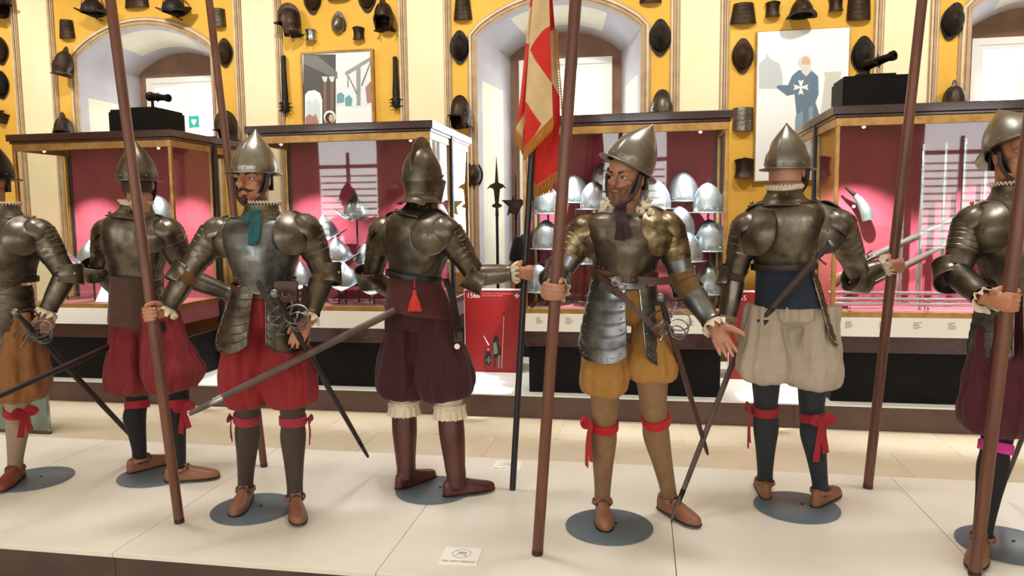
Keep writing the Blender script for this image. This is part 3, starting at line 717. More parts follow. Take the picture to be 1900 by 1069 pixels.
    if ck == 'ruff':
        fc = (f+hf*.8); fc = (fc-up*fc.dot(up)).normalized(); sc_ = up.cross(fc)
        obj('ruff_collar', MB().patch(lambda u, v: (lambda a: cc+up*(-.050+.058*v)+sc_*math.sin(a)*(.074+.024*v+.004*math.sin(9*a)*v)+fc*math.cos(a)*(.074+.024*v+.004*math.sin(9*a)*v))(-(1.0+(2*PI-2.0)*u)), 60, 8, .004), 'lace', root, sharp=80)
        rnd = random.Random(5)
        for s_ in (-1, 1):
            mm = MB(); c0 = cc+sc_*s_*.082+fc*.066-up*.040
            for k3 in range(26):
                q3 = V((rnd.gauss(0, 1), rnd.gauss(0, 1), rnd.gauss(0, 1))); q3 = q3.normalized()*(.4+.6*rnd.random())
                pz = c0+sc_*(q3.x*.036)+fc*q3.y*.024+up*q3.z*.034; dx_ = V((rnd.gauss(0, 1), rnd.gauss(0, 1), rnd.gauss(0, 1))).normalized()
                mm.lathe([(.002, 0), (.010, .004), (.0135, .009), (.012, .0095), (.007, .005), (.001, .002)], 12, frame(dx_, (pz-c0)+up*.001, pz), sx=1.2)
            obj('lace_bunch', remeshed(mm, .0026, 1), 'lace', root, sharp=80)
    # ---- arms
    wr = {}
    for sd in ('R', 'L'):
        sg = 1 if sd == 'L' else -1
        if 'sh'+sd not in S: continue
        sh, el = J('sh'+sd), J('el'+sd); hd = S['hand'+sd]; o = s*sg
        if hd[0] == 'pole':       # fist round a pole: point on the pole
            pp, pdir = S['pole'][0]+(S['pole'][1]-S['pole'][0])*S['pole'][2], (S['pole'][1]-S['pole'][0]).normalized()
            x = (pp-el); x = (x-pdir*x.dot(pdir)*.85).normalized()
            if len(hd) > 1: x = (x+crt*hd[1]+V((0, 0, hd[2]))).normalized()
            th_ = pdir; z = x.cross(th_)*(1 if sd == 'R' else -1)
            wrist = pp - x*.058 + z.normalized()*.040
            HMx = hand_frame(wrist, x, th_, sd == 'L'); pose = 'grip'
        else:
            pose, wp, xd, tdn = hd; wrist = onY(wp[0], wp[1], Y0+wp[2]); 
            px = onY(xd[0], xd[1], Y0+xd[2]); x = (px-wrist).normalized(); tt = onY(tdn[0], tdn[1], Y0+tdn[2])-wrist
            HMx = hand_frame(wrist, x, tt, sd == 'L')
        body.join(HANDS[pose], HMx @ (MIR if sd == 'L' else M.Identity(4)) @ M.Scale(S.get('hand_sc', 1.), 4), sd == 'L')
        body.limb([sh, (sh+el)/2, el, (el+wrist)/2, wrist], [.045, .042, .036, .034, .024], 12, 3)
        ax = (el-sh); la = ax.length; ax.normalize(); bx = (wrist-el); lb = bx.length; bx.normalize()
        sl = S.get('sleeve', 'cloth_brown')
        obj('sleeve', MB().limb([sh, sh+ax*la*.5, el-ax*.03, el+bx*.01, el+bx*.04, el+bx*lb*.6, wrist-bx*.012], [.048, .047, .049*S.get('slv', 1), .050*S.get('slv', 1), .046*S.get('slv', 1), .040, .033], 24, 5, mod=lambda t, a: 1+.035*math.sin(60*t+2*math.sin(a)+1.5*math.sin(3*a))), sl, root)
        # pauldron: cap, plates down the arm, front and back wings
        m = MB(); oa = (o*.62+up*.72).normalized(); e1, e2 = ortho(oa, f)
        def cap_(u, v):
            ph = v*R(88); a = 2*PI*u; d = oa*math.cos(ph)+(e1*math.cos(a)+e2*math.sin(a))*math.sin(ph)
            return sh-o*.012-up*.018 + (o*d.dot(o)*.088 + up*d.dot(up)*.087 + f*d.dot(f)*.092)*sc*(1+.010*math.cos(ph*14))
        m.patch(lambda u, v: cap_(u, max(v, .02)), 36, 16, .003, True); pd = obj('pauldron', m, stb, root, sharp=60)
        q = S.get('lames', 5)
        m = MB().limb([sh+ax*.010, sh+ax*la*.30, sh+ax*la*.62], [.076*sc, .072*sc, .062*sc], 28, 20, mod=stepped(q, .035), cap=False); obj('arm_lames', m, stb, pd, sharp=30)
        m = MB()
        for i in range(q):
            for a in (-.5, .5):
                e1_, e2_ = ortho(ax, o); m.ell(sh+ax*la*(.1+.5*i/q)+(e1_*math.cos(a)+e2_*math.sin(a))*(.078-.012*i/q)*sc, (.004,)*3, None, 6, 5)
        obj('rivets', m, 'rivet', pd)['kind'] = 'stuff'
        for wf, wn in ((1, S.get('wing', .082)), (-1, S.get('wing', .082)*.98)):
            nn = (f*wf*.93+o*.36+up*.08).normalized(); cw = sh - o*.050*sc + f*wf*(.084 if wf > 0 else .080)*sc - up*.034; u1 = (o-nn*o.dot(nn)).normalized(); u2 = nn.cross(u1)
            if u2.dot(up) < 0: u2 = -u2
            def wing(u, v):
                a = 2*PI*u; r = wn*v*sc; sq = 1+.10*math.cos(2*a)
                uv = math.sin(a)*v; hi = max(0, uv)
                return cw + u1*math.cos(a)*r*(1.0+.10*hi) + u2*math.sin(a)*r*(1.42 if uv > 0 else 1.02) + nn*(.032*(1-v*v)-.004) - f*wf*.075*hi*hi - o*.010*hi
            obj('pauldron_wing', MB().patch(lambda u, v: wing(u if u1.cross(u2).dot(nn) > 0 else -u, max(v, .03)), 32, 9, .003, True), stb, pd, sharp=60)
            obj('wing_rim', MB().tube([wing(i/36, 1) for i in range(36)], .0042, 7, closed=True), stb, pd)
        obj('shoulder_strap', MB().box((-.055, -.010, -.003), (.055, .010, .003), frame(o-up*.35, up, neck+o*.115*sc-up*.030)), 'leather_black', pd)
        obj('strap_stud', MB().ell(neck+o*.150*sc-up*.028, (.009,)*3, None, 10, 6), 'brass_stud', pd)
        # upper arm, elbow, forearm plates
        obj('rerebrace', MB().limb([sh+ax*la*.52, sh+ax*la*.70, sh+ax*la*.90], [.060*sc, .058*sc, .055*sc], 28, 6, mod=lambda t, a: 1+.03*math.exp(-((t-.05)/.06)**2)+.03*math.exp(-((t-.95)/.05)**2), cap=False), st, root)
        bis = (bx-ax).normalized() if (bx-ax).length > .05 else o; out = (-bis*.8+o*.55).normalized(); axm = (ax+bx).normalized()
        m = MB(); E1 = (out-axm*out.dot(axm)).normalized(); E2 = axm.cross(E1)
        def cou(u, v):
            a = (u-.5)*2*R(S.get('couter_arc', 112)); z_ = (v-.5)*2; r = (.058+.012*math.cos(a)+.012*z_*z_)*sc
            return el + (E1*math.cos(a)+E2*math.sin(a))*r*(1.0) + axm*z_*(.054-.020*abs(a)/R(140))+E1*.012*(1-z_*z_)*max(0, math.cos(a))
        cu_ = obj('couter', m.patch(cou, 28, 10, -.003), st, root, sharp=50)
        obj('couter_rim', MB().tube([cou(i/24, 0) for i in range(25)], .0035, 6), st, cu_); obj('couter_rim', MB().tube([cou(i/24, 1) for i in range(25)], .0035, 6), st, cu_)
        obj('couter_stud', MB().ell(cou(.72, .5)+E1*.004, (.008,)*3, None, 8, 6), 'brass_stud', cu_)
        vs_ = el+bx*lb*S.get('vstart', .12)
        obj('vambrace', MB().limb([vs_, vs_+bx*lb*.12, el+bx*lb*.58, el+bx*lb*.80, wrist-bx*.022], [.054*sc, .054*sc, .049*sc, .043*sc, .045*sc], 28, 6, mod=lambda t, a: 1+.035*math.exp(-((t-.97)/.025)**2)+.03*math.exp(-((t-.02)/.03)**2)+.02*math.exp(-(math.sin((a-1)/2)/.06)**2), cap=False), S.get('vamb', st), root)
        cuff = S.get('cuff'+sd, 'lace')
        w1, w2 = ortho(bx, o)
        if cuff == 'fur': obj('fur_cuff', MB().tube([wrist-bx*.018+(w1*math.cos(2*PI*i/24)+w2*math.sin(2*PI*i/24))*.040 for i in range(24)], .014, 8, closed=True), 'fur', root)
        elif cuff: ruffle('lace_cuff', wrist-bx*.020, w1, w2, bx, .032, .050, .030, 9, root, 'lace', amp=.014, th=.003)
        wr[sd] = wrist
    obj('body', body, skin, root, sharp=80)
    # ---- hips, breeches, legs
    pel = J('pelvis'); foot = {}
    br = MB(); kn = {}
    for sd in ('R', 'L'):
        if 'kn'+sd not in S: continue
        sg = 1 if sd == 'L' else -1
        hip = J('hip'+sd) if 'hip'+sd in S else pel+s*sg*.085
        k_ = J('kn'+sd); toe = onZ(*S['toe'+sd], S.get('tz'+sd, DZ)); heel = onZ(*S['heel'+sd], S.get('tz'+sd, DZ))
        fd = (toe-heel); fd.z = 0; fl_ = .27*S.get('foot', 1.); fd.normalize()
        if S.get('foot_from', 'heel') == 'toe': heel = toe-fd*fl_
        else: toe = heel+fd*fl_
        ank = heel+fd*.062+V((0, 0, .085)); foot[sd] = (heel, toe, fd); kn[sd] = k_
        sh_ = (k_-ank); bk = -fd
        # breeches leg
        bl = S.get('breech'+sd, S.get('breech', .82)); bot = hip+(k_-hip)*bl; pf = S.get('puff', .115)
        ph0 = random.uniform(0, 6)
        br.limb([hip+V((0, 0, .06)), hip+(bot-hip)*.10, hip+(bot-hip)*.45, hip+(bot-hip)*.75, hip+(bot-hip)*.95, bot+(bot-hip)*.015, bot-(bot-hip)*.03], [pf*.68, pf*.78, pf*1.0, pf*1.14, pf*.98, pf*.62, pf*.42], 56, 7,
                mod=lambda t, a: 1+(.075*math.sin(9*a+ph0+1.2*t)+.05*math.sin(14*a+2*ph0-2*t))*(.30+.70*abs(2*t-1)**1.1)+.03*math.sin(4*a+8*t))
        # stocking
        thin = S.get('leg', 1.)
        P = [hip, hip+(k_-hip)*.5, k_, k_-sh_*.14, k_-sh_*.34+bk*.018, k_-sh_*.62+bk*.008, ank+sh_*.12, ank, ank-V((0, 0, .035))+fd*.005]
        rr = [.085, .078, .060, .054, .061, .048, .039, .038, .040]
        if not S.get('boots'):
            obj('stocking', MB().limb(P, [q_*thin for q_ in rr], 24, 5, mod=lambda t, a: 1+.006*math.sin(24*a)), S['stocking'], root, sharp=80)
        gy = k_-sh_*S.get('garter_t', .10); gax = sh_.normalized(); g1, g2 = ortho(gax, fd)
        if S.get('garter'):
            gb = band('garter', gy, g2, g1, gax, .0585*thin, .060*thin, .022, root, S['garter'])
            od = S.get('bow'+sd)
            if od is not None: bow(gb, gy+(s*od[0]*sg+f*od[1]).normalized()*.064*thin, s*od[0]*sg+f*od[1], V((0, 0, 1)), S['garter'], S.get('bow_size', .05), S.get('bow_drop', .15))
        # shoe or boot
        sm = S['shoe']; m = MB(); up_ = V((0, 0, 1)); sdv = up_.cross(fd)
        SX = [(-.012, .006, .052), (.0, .024, .070), (.06, .033, .082), (.105, .035, .074), (.15, .041, .058), (.20, .044, .044), (.24, .037, .034), (.262, .025, .026), (.272, .009, .016)]
        rs = []
        for x_, w_, h_ in SX:
            c_ = heel+fd*x_*fl_/.27; ring = []
            for i in range(20):
                a = 2*PI*i/20; ca, sa = math.cos(a), math.sin(a)
                zz = h_*(max(sa, 0)**.9)+.010 if sa > 0 else .010*(1+sa)
                wx = w_*math.copysign(abs(ca)**.75, ca)
                ring.append(c_+sdv*wx+up_*zz)
            rs.append(ring)
        m.rings(rs)
        if S.get('boots'):
            top = k_-sh_*S.get('boot_top', .05)
            m2 = MB().limb([ank-V((0, 0, .045)), ank, ank+sh_*.12, ank+sh_*.30, ank+sh_*.55, ank+sh_*.80, top], [.048, .050, .052, .058, .066, .066, .066], 28, 6, mod=lambda t, a: 1+.05*math.sin(26*t+1.2*math.sin(a+1))*max(0, 1-t*2.2)+.012*math.sin(3*a+6*t), cap=True)
            m.join(m2); bt = obj('boot', remeshed(m, .006, 3), sm, root, sharp=80)
            obj('sole', MB().rings([[V((p.x, p.y, heel.z+(.0 if k2 == 0 else .006)))+(p-(heel+fd*.13)).normalized()*.002 for p in [heel+fd*x_+sdv*w_ for x_, w_, _ in SX]+[heel+fd*x_-sdv*w_ for x_, w_, _ in reversed(SX)]] for k2 in (0, 1)]), 'leather_dark', bt)
            ruffle('lace_boot_hose', top-V((0, 0, .005)), sdv, fd, V((0, 0, 1)), .062, .082, .0, 14, root, 'lace', amp=.008, th=.003, z0=.010)
            def hang(u, v):
                a = 2*PI*u; r = .074+.010*v+.005*math.sin(15*a)*v; return top+V((0, 0, .022-.075*v+.006*abs(math.sin(12*a))*v))+sdv*math.sin(a)*r+fd*math.cos(a)*r
            obj('lace_flounce', MB().patch(hang, 96, 6, .003, True), 'lace', root, sharp=80)
            obj('linen_hose', MB().limb([k_+sh_*.12, k_, top], [.07, .072, .066], 20, 3), 'lace', root)
        else:
            m.lathe([(.052, -.018), (.049, .0), (.046, .006), (.042, .004), (.044, -.012)], 24, M.Translation(ank-V((0, 0, .012))+fd*.004))
            so = obj('shoe', remeshed(m, .0055, 3), sm, root, sharp=80)
            obj('sole', MB().rings([[V((p.x, p.y, heel.z+(.0 if k2 == 0 else .006)))+(p-(heel+fd*.13)).normalized()*.0015 for p in [heel+fd*x_*fl_/.27+sdv*w_ for x_, w_, _ in SX]+[heel+fd*x_*fl_/.27-sdv*w_ for x_, w_, _ in reversed(SX)]] for k2 in (0, 1)]), 'leather_dark', so)
            tz_ = heel+fd*.112+up_*.076
            obj('shoe_tongue', MB().patch(lambda u, v: heel+fd*(.135-.05*v)+sdv*(u-.5)*.046+up_*(.060+.040*v+.004*math.sin(PI*u)), 6, 5, .003), sm, so)
            obj('shoe_tie', MB().limb([tz_+sdv*.034-up_*.012, tz_+up_*.012, tz_-sdv*.034-up_*.012], .0035, 8, 4), 'leather_dark', so)
    br.limb([pel+V((0, 0, .10)), pel+V((0, 0, .03)), pel-V((0, 0, .03)), pel-V((0, 0, .07))], [.115, .125, .115, .05], 40, 5, mod=lambda t, a: 1+.03*math.sin(14*a))
    bm_ = remeshed(br, .0085, 1)
    nrm_ = [v_.normal.copy() for v_ in bm_.vertices]; cos_ = []
    for v_, n_ in zip([v_.co.copy() for v_ in bm_.vertices], nrm_):     # cloth folds running down the legs
        c_ = v_; amp = .010*(.45+.55*min(1, abs(NZ.noise(c_*3+V((base.x, 0, 0))))*2.2))
        w_ = NZ.noise(V((c_.x*17, c_.y*17, c_.z*3.2)))+.6*NZ.noise(V((c_.x*34, c_.y*34, c_.z*7+3)))
        tw_ = max(0., min(1., 1-(pel.z+.02-c_.z)/.16)); w2_ = NZ.noise(V((c_.x*46, c_.y*46, c_.z*2.5)))*tw_*.011
        cos_ += list(c_+V((n_.x, n_.y, n_.z*.4))*(amp*w_*2.3+w2_))
    bm_.vertices.foreach_set('co', cos_); bm_.update()
    obj('breeches', bm_, S['breeches'], root, sharp=80)
    # ---- doublet skirt
    if S.get('skirt'):
        sk, hgt, fl2 = S['skirt']; wdn = (pel-waist); wdn.normalize()
        def skf(u, v):
            a = -2*PI*u; r1 = .130+fl2*v; r2 = .108+fl2*v; k_ = 1+.025*math.sin(8*a)*v
            return waist+up*.012+wdn*hgt*v+s*math.sin(a)*r1*k_*sc+f*math.cos(a)*r2*k_*sc
        obj('doublet_skirt', MB().patch(skf, 64, 10, .004, True), sk, root, sharp=80)
    # ---- tassets: lamed thigh plates
    for tz in S.get('tassets', ()):
        a0, a1, z0, z1, fl3 = tz; dn = (pel-waist).normalized()
        def ta(u, v):
            a = a0+(a1-a0)*u; e = 2*u-1; hh = z1-.045*abs(e)**3.0; zz = z0+(hh-z0)*v
            lam = .0045*(1-((v*7) % 1.0)) if v < .985 else 0
            r1, r2 = .142+fl3*v+lam, .124+fl3*v*1.0+lam
            return waist+dn*zz+s*math.sin(a)*r1*sc+f*math.cos(a)*r2*sc
        t_ = obj('tasset', MB().patch(ta, 22, 42, -.003), S.get('tasset_mat', st), root, sharp=28)
        obj('tasset_rim', MB().tube([ta(0, .05+.95*i/20) for i in range(21)]+[ta(i/16, 1) for i in range(17)]+[ta(1, 1-.95*i/20) for i in range(21)], .004, 6), st, t_)
        m = MB()
        for i in range(7):
            for u in (.08, .92): m.ell(ta(u, (i+.5)/7), (.0045,)*3, None, 6, 5)
        for i in range(9): m.ell(ta(.1+.8*i/8, .95), (.004,)*3, None, 6, 5)
        obj('rivets', m, 'rivet', t_)['kind'] = 'stuff'
    if S.get('belt'):
        b_ = S['belt']; bc = waist+(pel-waist).normalized()*b_[1]; bb = band('belt', bc, s, f, up, .140*sc+.008, .118*sc+.006, .015, root, b_[0], tilt=V((b_[2], b_[3], 0)))
        bpnt = bc+f*(.118*sc+.012)+s*.02+up*b_[3]
        obj('buckle', MB().tube([bpnt+s*(.018*math.cos(2*PI*i/16))+up*.018*math.sin(2*PI*i/16)+f*.004 for i in range(16)], .003, 6, closed=True), 'rivet', bb)
    return dict(root=root, s=s, f=f, up=up, waist=waist, neck=neck, pel=pel, tp=tp, HM=HM, foot=foot, kn=kn, wr=wr, L=L, J=J)
# ================================================================== pikes, staff and the seven soldiers
def pole_line(bx, by, tx, ty, Y=None, grow=1.0, dY=0.):
    b = onZ(bx, by, PZ); t = onY(tx, ty, (Y or b.y)+dY); return b, b+(t-b)*grow
def frac(P, px, py): 
    b, t = P; q = onY(px, py, (b.y+t.y)/2); return (q.z-b.z)/(t.z-b.z)
PK = {'A': pole_line(333, 970, 205, 0, grow=1.22), 'B': pole_line(490, 866, 388, 0, grow=1.15), 'C': pole_line(997, 1029, 1068, 0, grow=1.22),
      'D': pole_line(1610, 906, 1711, 0, grow=1.15), 'E': pole_line(1808, 1068, 1900, 318, grow=1.75), 'S': pole_line(951, 909, 1003, 0, grow=1.30)}
def pk(k, px, py): b, t = PK[k]; return (b, t, frac(PK[k], px, py))
def pike(k, r, label, mt='pike_wood', name='pike'):
    b, t = PK[k]; d = (t-b).normalized(); L = (t-b).length
    rt = thing(name, label, name.replace('_', ' '), (b.x, b.y, PZ), 'wooden pikes held by the mannequins' if name == 'pike' else None, world=True)
    obj('shaft', MB().limb([b+V((0, 0, .005)), b+d*.012, b+d*L*.5, t], [r*.93, r, r*1.04, r], 18, 8), mt, rt)
    obj('butt_cap', MB().limb([b+V((0, 0, .0045)), b+d*.022], [r*1.03, r*1.03], 18, 2), 'leather_dark' if name == 'pike' else mt, rt)
    return rt
pike('A', .0225, 'long brown pike gripped by the teal-ribboned mannequin in red breeches')
pike('B', .020, 'long brown pike standing behind the teal-ribboned mannequin, butt beside its stocking')
pike('C', .0235, 'long brown pike gripped by the mannequin in ochre breeches')
pike('D', .0235, 'long brown pike gripped by the mannequin in grey linen breeches')
pike('E', .0235, 'long brown pike gripped by the mannequin with the pink garter')
def rapier(hilt, tip, label, sheath='leather_dark', hl=.15, r=.013, cup=True, name='rapier', chape=False, guard_mat='steel_blue', hilted=True):
    hilt, tip = V(hilt), V(tip); d = (tip-hilt).normalized(); L = (tip-hilt).length
    rt = thing(name, label, 'dagger' if name == 'dagger' else 'sword', hilt, 'swords worn by the mannequins', world=True)
    e1, e2 = ortho(d)
    obj('scabbard', MB().limb([hilt+d*.03, hilt+d*L*.4, hilt+d*L*.93, tip], [r, r*.97, r*.76, r*.22], 14, 6, mod=lambda t, a: 1-.22*abs(math.sin(a))), sheath, rt)
    obj('chape', MB().limb([hilt+d*L*.86, hilt+d*L*.96, tip+d*.006], [r*.86, r*.62, r*.18], 12, 4, mod=lambda t, a: 1-.2*abs(math.sin(a))), 'steel_bright' if chape else 'steel_black', rt)
    if not hilted: return rt
    obj('grip', MB().limb([hilt, hilt-d*hl*.3, hilt-d*hl*.75, hilt-d*hl*.85], [.011, .013, .010, .010], 12, 4, mod=lambda t, a: 1+.06*math.sin(t*60)), 'leather_black', rt)
    obj('pommel', MB().limb([hilt-d*hl*.83, hilt-d*hl*.92, hilt-d*hl*1.05, hilt-d*hl*1.12], [.008, .018, .018, .005], 12, 4), guard_mat, rt)
    q = .11 if name == 'rapier' else .05
    gd = obj('quillons', MB().limb([hilt-e1*q, hilt-e1*q*.5, hilt+e1*q*.5, hilt+e1*q], [.005, .0045, .0045, .005], 8, 3), guard_mat, rt)
    if cup:
        for k2, (rad, z_) in enumerate(((.055, -.02), (.045, .02), (.034, .05))):
            for sgn in (-1, 1):
                obj('guard_ring', MB().tube([hilt+d*z_+e2*sgn*(rad*.9+rad*math.cos(2*PI*i/24)*.85)+e1*rad*math.sin(2*PI*i/24)+d*.018*math.cos(2*PI*i/24) for i in range(24)], .0034, 6, closed=True), guard_mat, gd)
        obj('knuckle_guard', MB().limb([hilt+e1*.03, hilt+e1*.075-d*.03, hilt+e1*.07-d*hl*.6, hilt-d*hl*.95], .0036, 8, 6), guard_mat, gd)
    return rt
FIG = {}
# -- front view, teal ribbon
FIG[2] = soldier(dict(Y0=3.27, disc=(470, 945), yaw=-10, head_yaw=-30, head_pitch=-.02, label='front-facing armoured mannequin with teal neck ribbon, goatee and red breeches',
    disc_label='round grey steel disc under the mannequin with the teal neck ribbon', waist=(490, 518), neck=(488, 392), pelvis=(490, 590), head=(470, 334), helm_z=.030, helm_tilt=-.02,
    shR=(403, 430), shL=(568, 424), elR=(345, 512, -.08), elL=(601, 508, .04), pole=pk('A', 299, 583), handR=('pole', -.9, 0), handL=('flat', (573, 590, -.08), (546, 640, -.13), (540, 588, -.10)),
    knR=(459, 757, -.02), knL=(543, 760, -.02), toeR=(434, 960), heelR=(468, 915), toeL=(556, 975), heelL=(543, 922), foot_from='toe', puff=.112, breech=.97, garter_t=.12,
    breeches='cloth_red', stocking='stocking_grey', garter='ribbon_rose', bowR=(1, .1), bowL=(1, .05), bow_size=.035, bow_drop=.12, shoe='leather_tan', sleeve='cloth_gold', helm='steel_helm', hair='hair_brown', moustache=True, gaze=.003, slv=1.08, vstart=.2,
    breast='steel_blue', collar='lace', tassets=((.20, 1.50, .05, .33, .075), (-1.50, -.20, .05, .33, .075)), belt=('leather_brown', .02, .012, -.02), hk=dict(h=.215, brim=.026, brim_drop=.006), cuffL='lace', skin='skin'))
# -- front view, ochre breeches
FIG[4] = soldier(dict(Y0=3.34, disc=(1130, 978), yaw=10, head_yaw=-30, head_roll=.12, head_pitch=-.02, label='front-facing armoured mannequin with plum scarf, ruff collar and ochre breeches',
    disc_label='round grey steel disc under the mannequin in ochre breeches', waist=(1158, 500), neck=(1166, 386), pelvis=(1158, 575), head=(1162, 331), helm_z=.050, helm_tilt=-.30, helm_roll=-.26,
    shR=(1084, 428), shL=(1238, 422), elR=(1038, 508, -.05), elL=(1268, 522, -.02), pole=pk('C', 1024, 541), handR=('pole', -.9, 0), handL=('open', (1325, 604, -.14), (1352, 660, -.20), (1375, 612, -.16)),
    knR=(1122, 760, -.03), knL=(1212, 748, -.03), toeR=(1124, 988), heelR=(1113, 930), toeL=(1297, 978), heelL=(1207, 932), foot_from='toe', puff=.100, breechR=.84, breechL=.74, garter_t=.17, hipR=(1124, 590), hipL=(1206, 590),
    breeches='cloth_ochre', stocking='stocking_tan', garter='ribbon_red', bowR=(1, .25), bow_size=.06, bow_drop=.20, shoe='leather_tan', sleeve='cloth_gold', helm='steel_helm', hair='hair_dark', beard=True, gaze=.003,
    breast='steel_dark', pauldron='steel_bronze', steel='steel_blue', collar='ruff', no_gorget=True, tassets=((-1.45, -.12, .03, .40, .070), (.32, 1.40, .06, .40, .06)), tasset_mat='steel_blue', belt=('leather_brown', .015, .0, .0), hk=dict(h=.225, brim=.032, brim_drop=.014), skin='skin_tan', wing=.086, lames=6, slv=1.16, vstart=.34, couter_arc=80))
# -- back view, burgonet and boots
FIG[3] = soldier(dict(Y0=3.66, disc=(805, 910), yaw=150, head_yaw=150, label='armoured mannequin seen from behind in crested helmet, maroon breeches and tall boots', disc_label='round grey steel disc under the mannequin in tall boots',
    waist=(768, 512), neck=(783, 384), pelvis=(780, 590), head=(786, 338), shR=(828, 428, -.09), shL=(712, 426, .09), elR=(884, 512, -.04), elL=(690, 512, .12), pole=pk('S', 974, 505), handR=('pole', 0, 0), handL=('relaxed', (735, 548, .25), (765, 565, .28), (745, 530, .3)),
    knR=(833, 742, -.03), knL=(749, 738, .04), toeR=(914, 906), heelR=(826, 921), toeL=(800, 884), heelL=(738, 908), puff=.134, breech=.98, boots=True, boot_top=.10, hipR=(808, 598, -.02), hipL=(752, 596, .03),
    breeches='cloth_maroon', stocking='stocking_black', shoe='leather_boot', sleeve='cloth_redbrown', helm='steel_dark', burgonet=True, face=True, hair='hair_dark', skirt=('cloth_redbrown', .20, .065), belt=('leather_black', .0, .0, .0), cuffR='lace', skin='skin', wing=.095, lames=6))
# -- back view, brown jacket skirt
FIG[1] = soldier(dict(Y0=3.67, disc=(290, 882), yaw=150, head_yaw=168, label='armoured mannequin seen from behind with brown jacket skirt, red breeches and black stockings', disc_label='round grey steel disc under the mannequin with black stockings',
    waist=(250, 515), neck=(252, 388), pelvis=(262, 590), head=(257, 342), helm_z=.020, shR=(312, 428, -.07), shL=(199, 428, .08), elR=(350, 516, .02), elL=(184, 500, .12), pole=pk('B', 452, 546), handR=('pole', 0, 0), handL=('relaxed', (225, 548, .28), (250, 565, .3), (230, 530, .32)),
    knR=(330, 732, -.03), knL=(254, 735, .05), toeR=(410, 884), heelR=(310, 893), toeL=(312, 858), heelL=(240, 878), puff=.136, breech=.94, hipR=(298, 598, -.03), hipL=(242, 598, .03),
    breeches='cloth_crimson', stocking='stocking_black', garter='ribbon_crimson', bowR=(1, -.9), garter_t=.14, shoe='leather_tan', sleeve='cloth_brown', helm='steel_dark', face=True, hair='hair_dark', nape='hair_brown', collar='lace', skirt=('cloth_brown', .27, .05),
    tassets=((-1.9, -.8, .04, .40, .07),), hk=dict(h=.225, brim=.030), back='steel_dark', skin='skin_tan'))
# -- back view, grey linen breeches
FIG[5] = soldier(dict(Y0=3.70, disc=(1478, 942), yaw=172, head_yaw=160, label='armoured mannequin seen from behind in grey linen breeches and dark stockings with red garters', disc_label='round grey steel disc under the mannequin in grey breeches',
    waist=(1455, 500), neck=(1455, 362), pelvis=(1466, 580), head=(1463, 318), helm_z=.012, shR=(1556, 415, -.01), shL=(1386, 420, .0), elR=(1594, 512, .26), elL=(1362, 514, .02), pole=pk('D', 1655, 492), handR=('pole', 0, 0), handL=('relaxed', (1348, 598, -.02), (1345, 650, .0), (1370, 610, .10)),
    knR=(1506, 748, .02), knL=(1421, 735, .02), toeR=(1556, 912), heelR=(1511, 941), toeL=(1413, 896), heelL=(1421, 926), puff=.124, breech=.80, hipR=(1514, 590), hipL=(1422, 588),
    breeches='cloth_linen', stocking='stocking_navy', garter='ribbon_crimson', garter_t=.16, bowL=(.9, -.35), bowR=(.6, -.8), bow_size=.055, bow_drop=.20, shoe='leather_tan', sleeve='cloth_brown', helm='steel_helm', face=True, hair='hair_brown', nape='skin_tan', collar='lace', skirt=('cloth_navy', .19, .028),
    tassets=((-2.05, -1.2, .02, .36, .05),), belt=('leather_dark', -.015, .0, .0), hk=dict(h=.215, brim=.026), cuffL='fur', skin='skin_tan', wing=.10))
# -- cut by the frame, pink garter
FIG[6] = soldier(dict(Y0=3.38, disc=(1870, 1012), yaw=0, head_yaw=35, label='armoured mannequin with wine breeches and bright pink garter gripping a pike', disc_label='round grey steel disc under the mannequin with the pink garter',
    waist=(1890, 515), neck=(1882, 357), pelvis=(1890, 590), head=(1884, 292), helm_z=.030, helm_tilt=-.40, shR=(1806, 412), shL=(1965, 408), elR=(1772, 506, -.06), elL=(1995, 520, .02), pole=pk('E', 1868, 560), handR=('pole', .5, 0), handL=('relaxed', (1975, 600, -.05), (1968, 655, -.06), (1945, 610, -.1)),
    knR=(1850, 812, -.03), knL=(1940, 812, .0), toeR=(1806, 1058), heelR=(1832, 1000), toeL=(1965, 1062), heelL=(1945, 1008), foot_from='toe', puff=.135, breech=.96, garter_t=.10, hipR=(1862, 605),
    breeches='cloth_wine', stocking='stocking_black', garter='ribbon_pink', shoe='leather_tan', sleeve='cloth_wine', helm='steel_helm', hair='hair_dark', gorget='steel_dark', collar='lace', tassets=((-1.3, -.10, .04, .34, .045), (.10, 1.3, .04, .34, .045)), tasset_mat='steel_blue', belt=('leather_dark', .01, 0, 0),
    hk=dict(h=.215, brim=.030), cuffR='lace', skin='skin', lames=7, wing=.085))
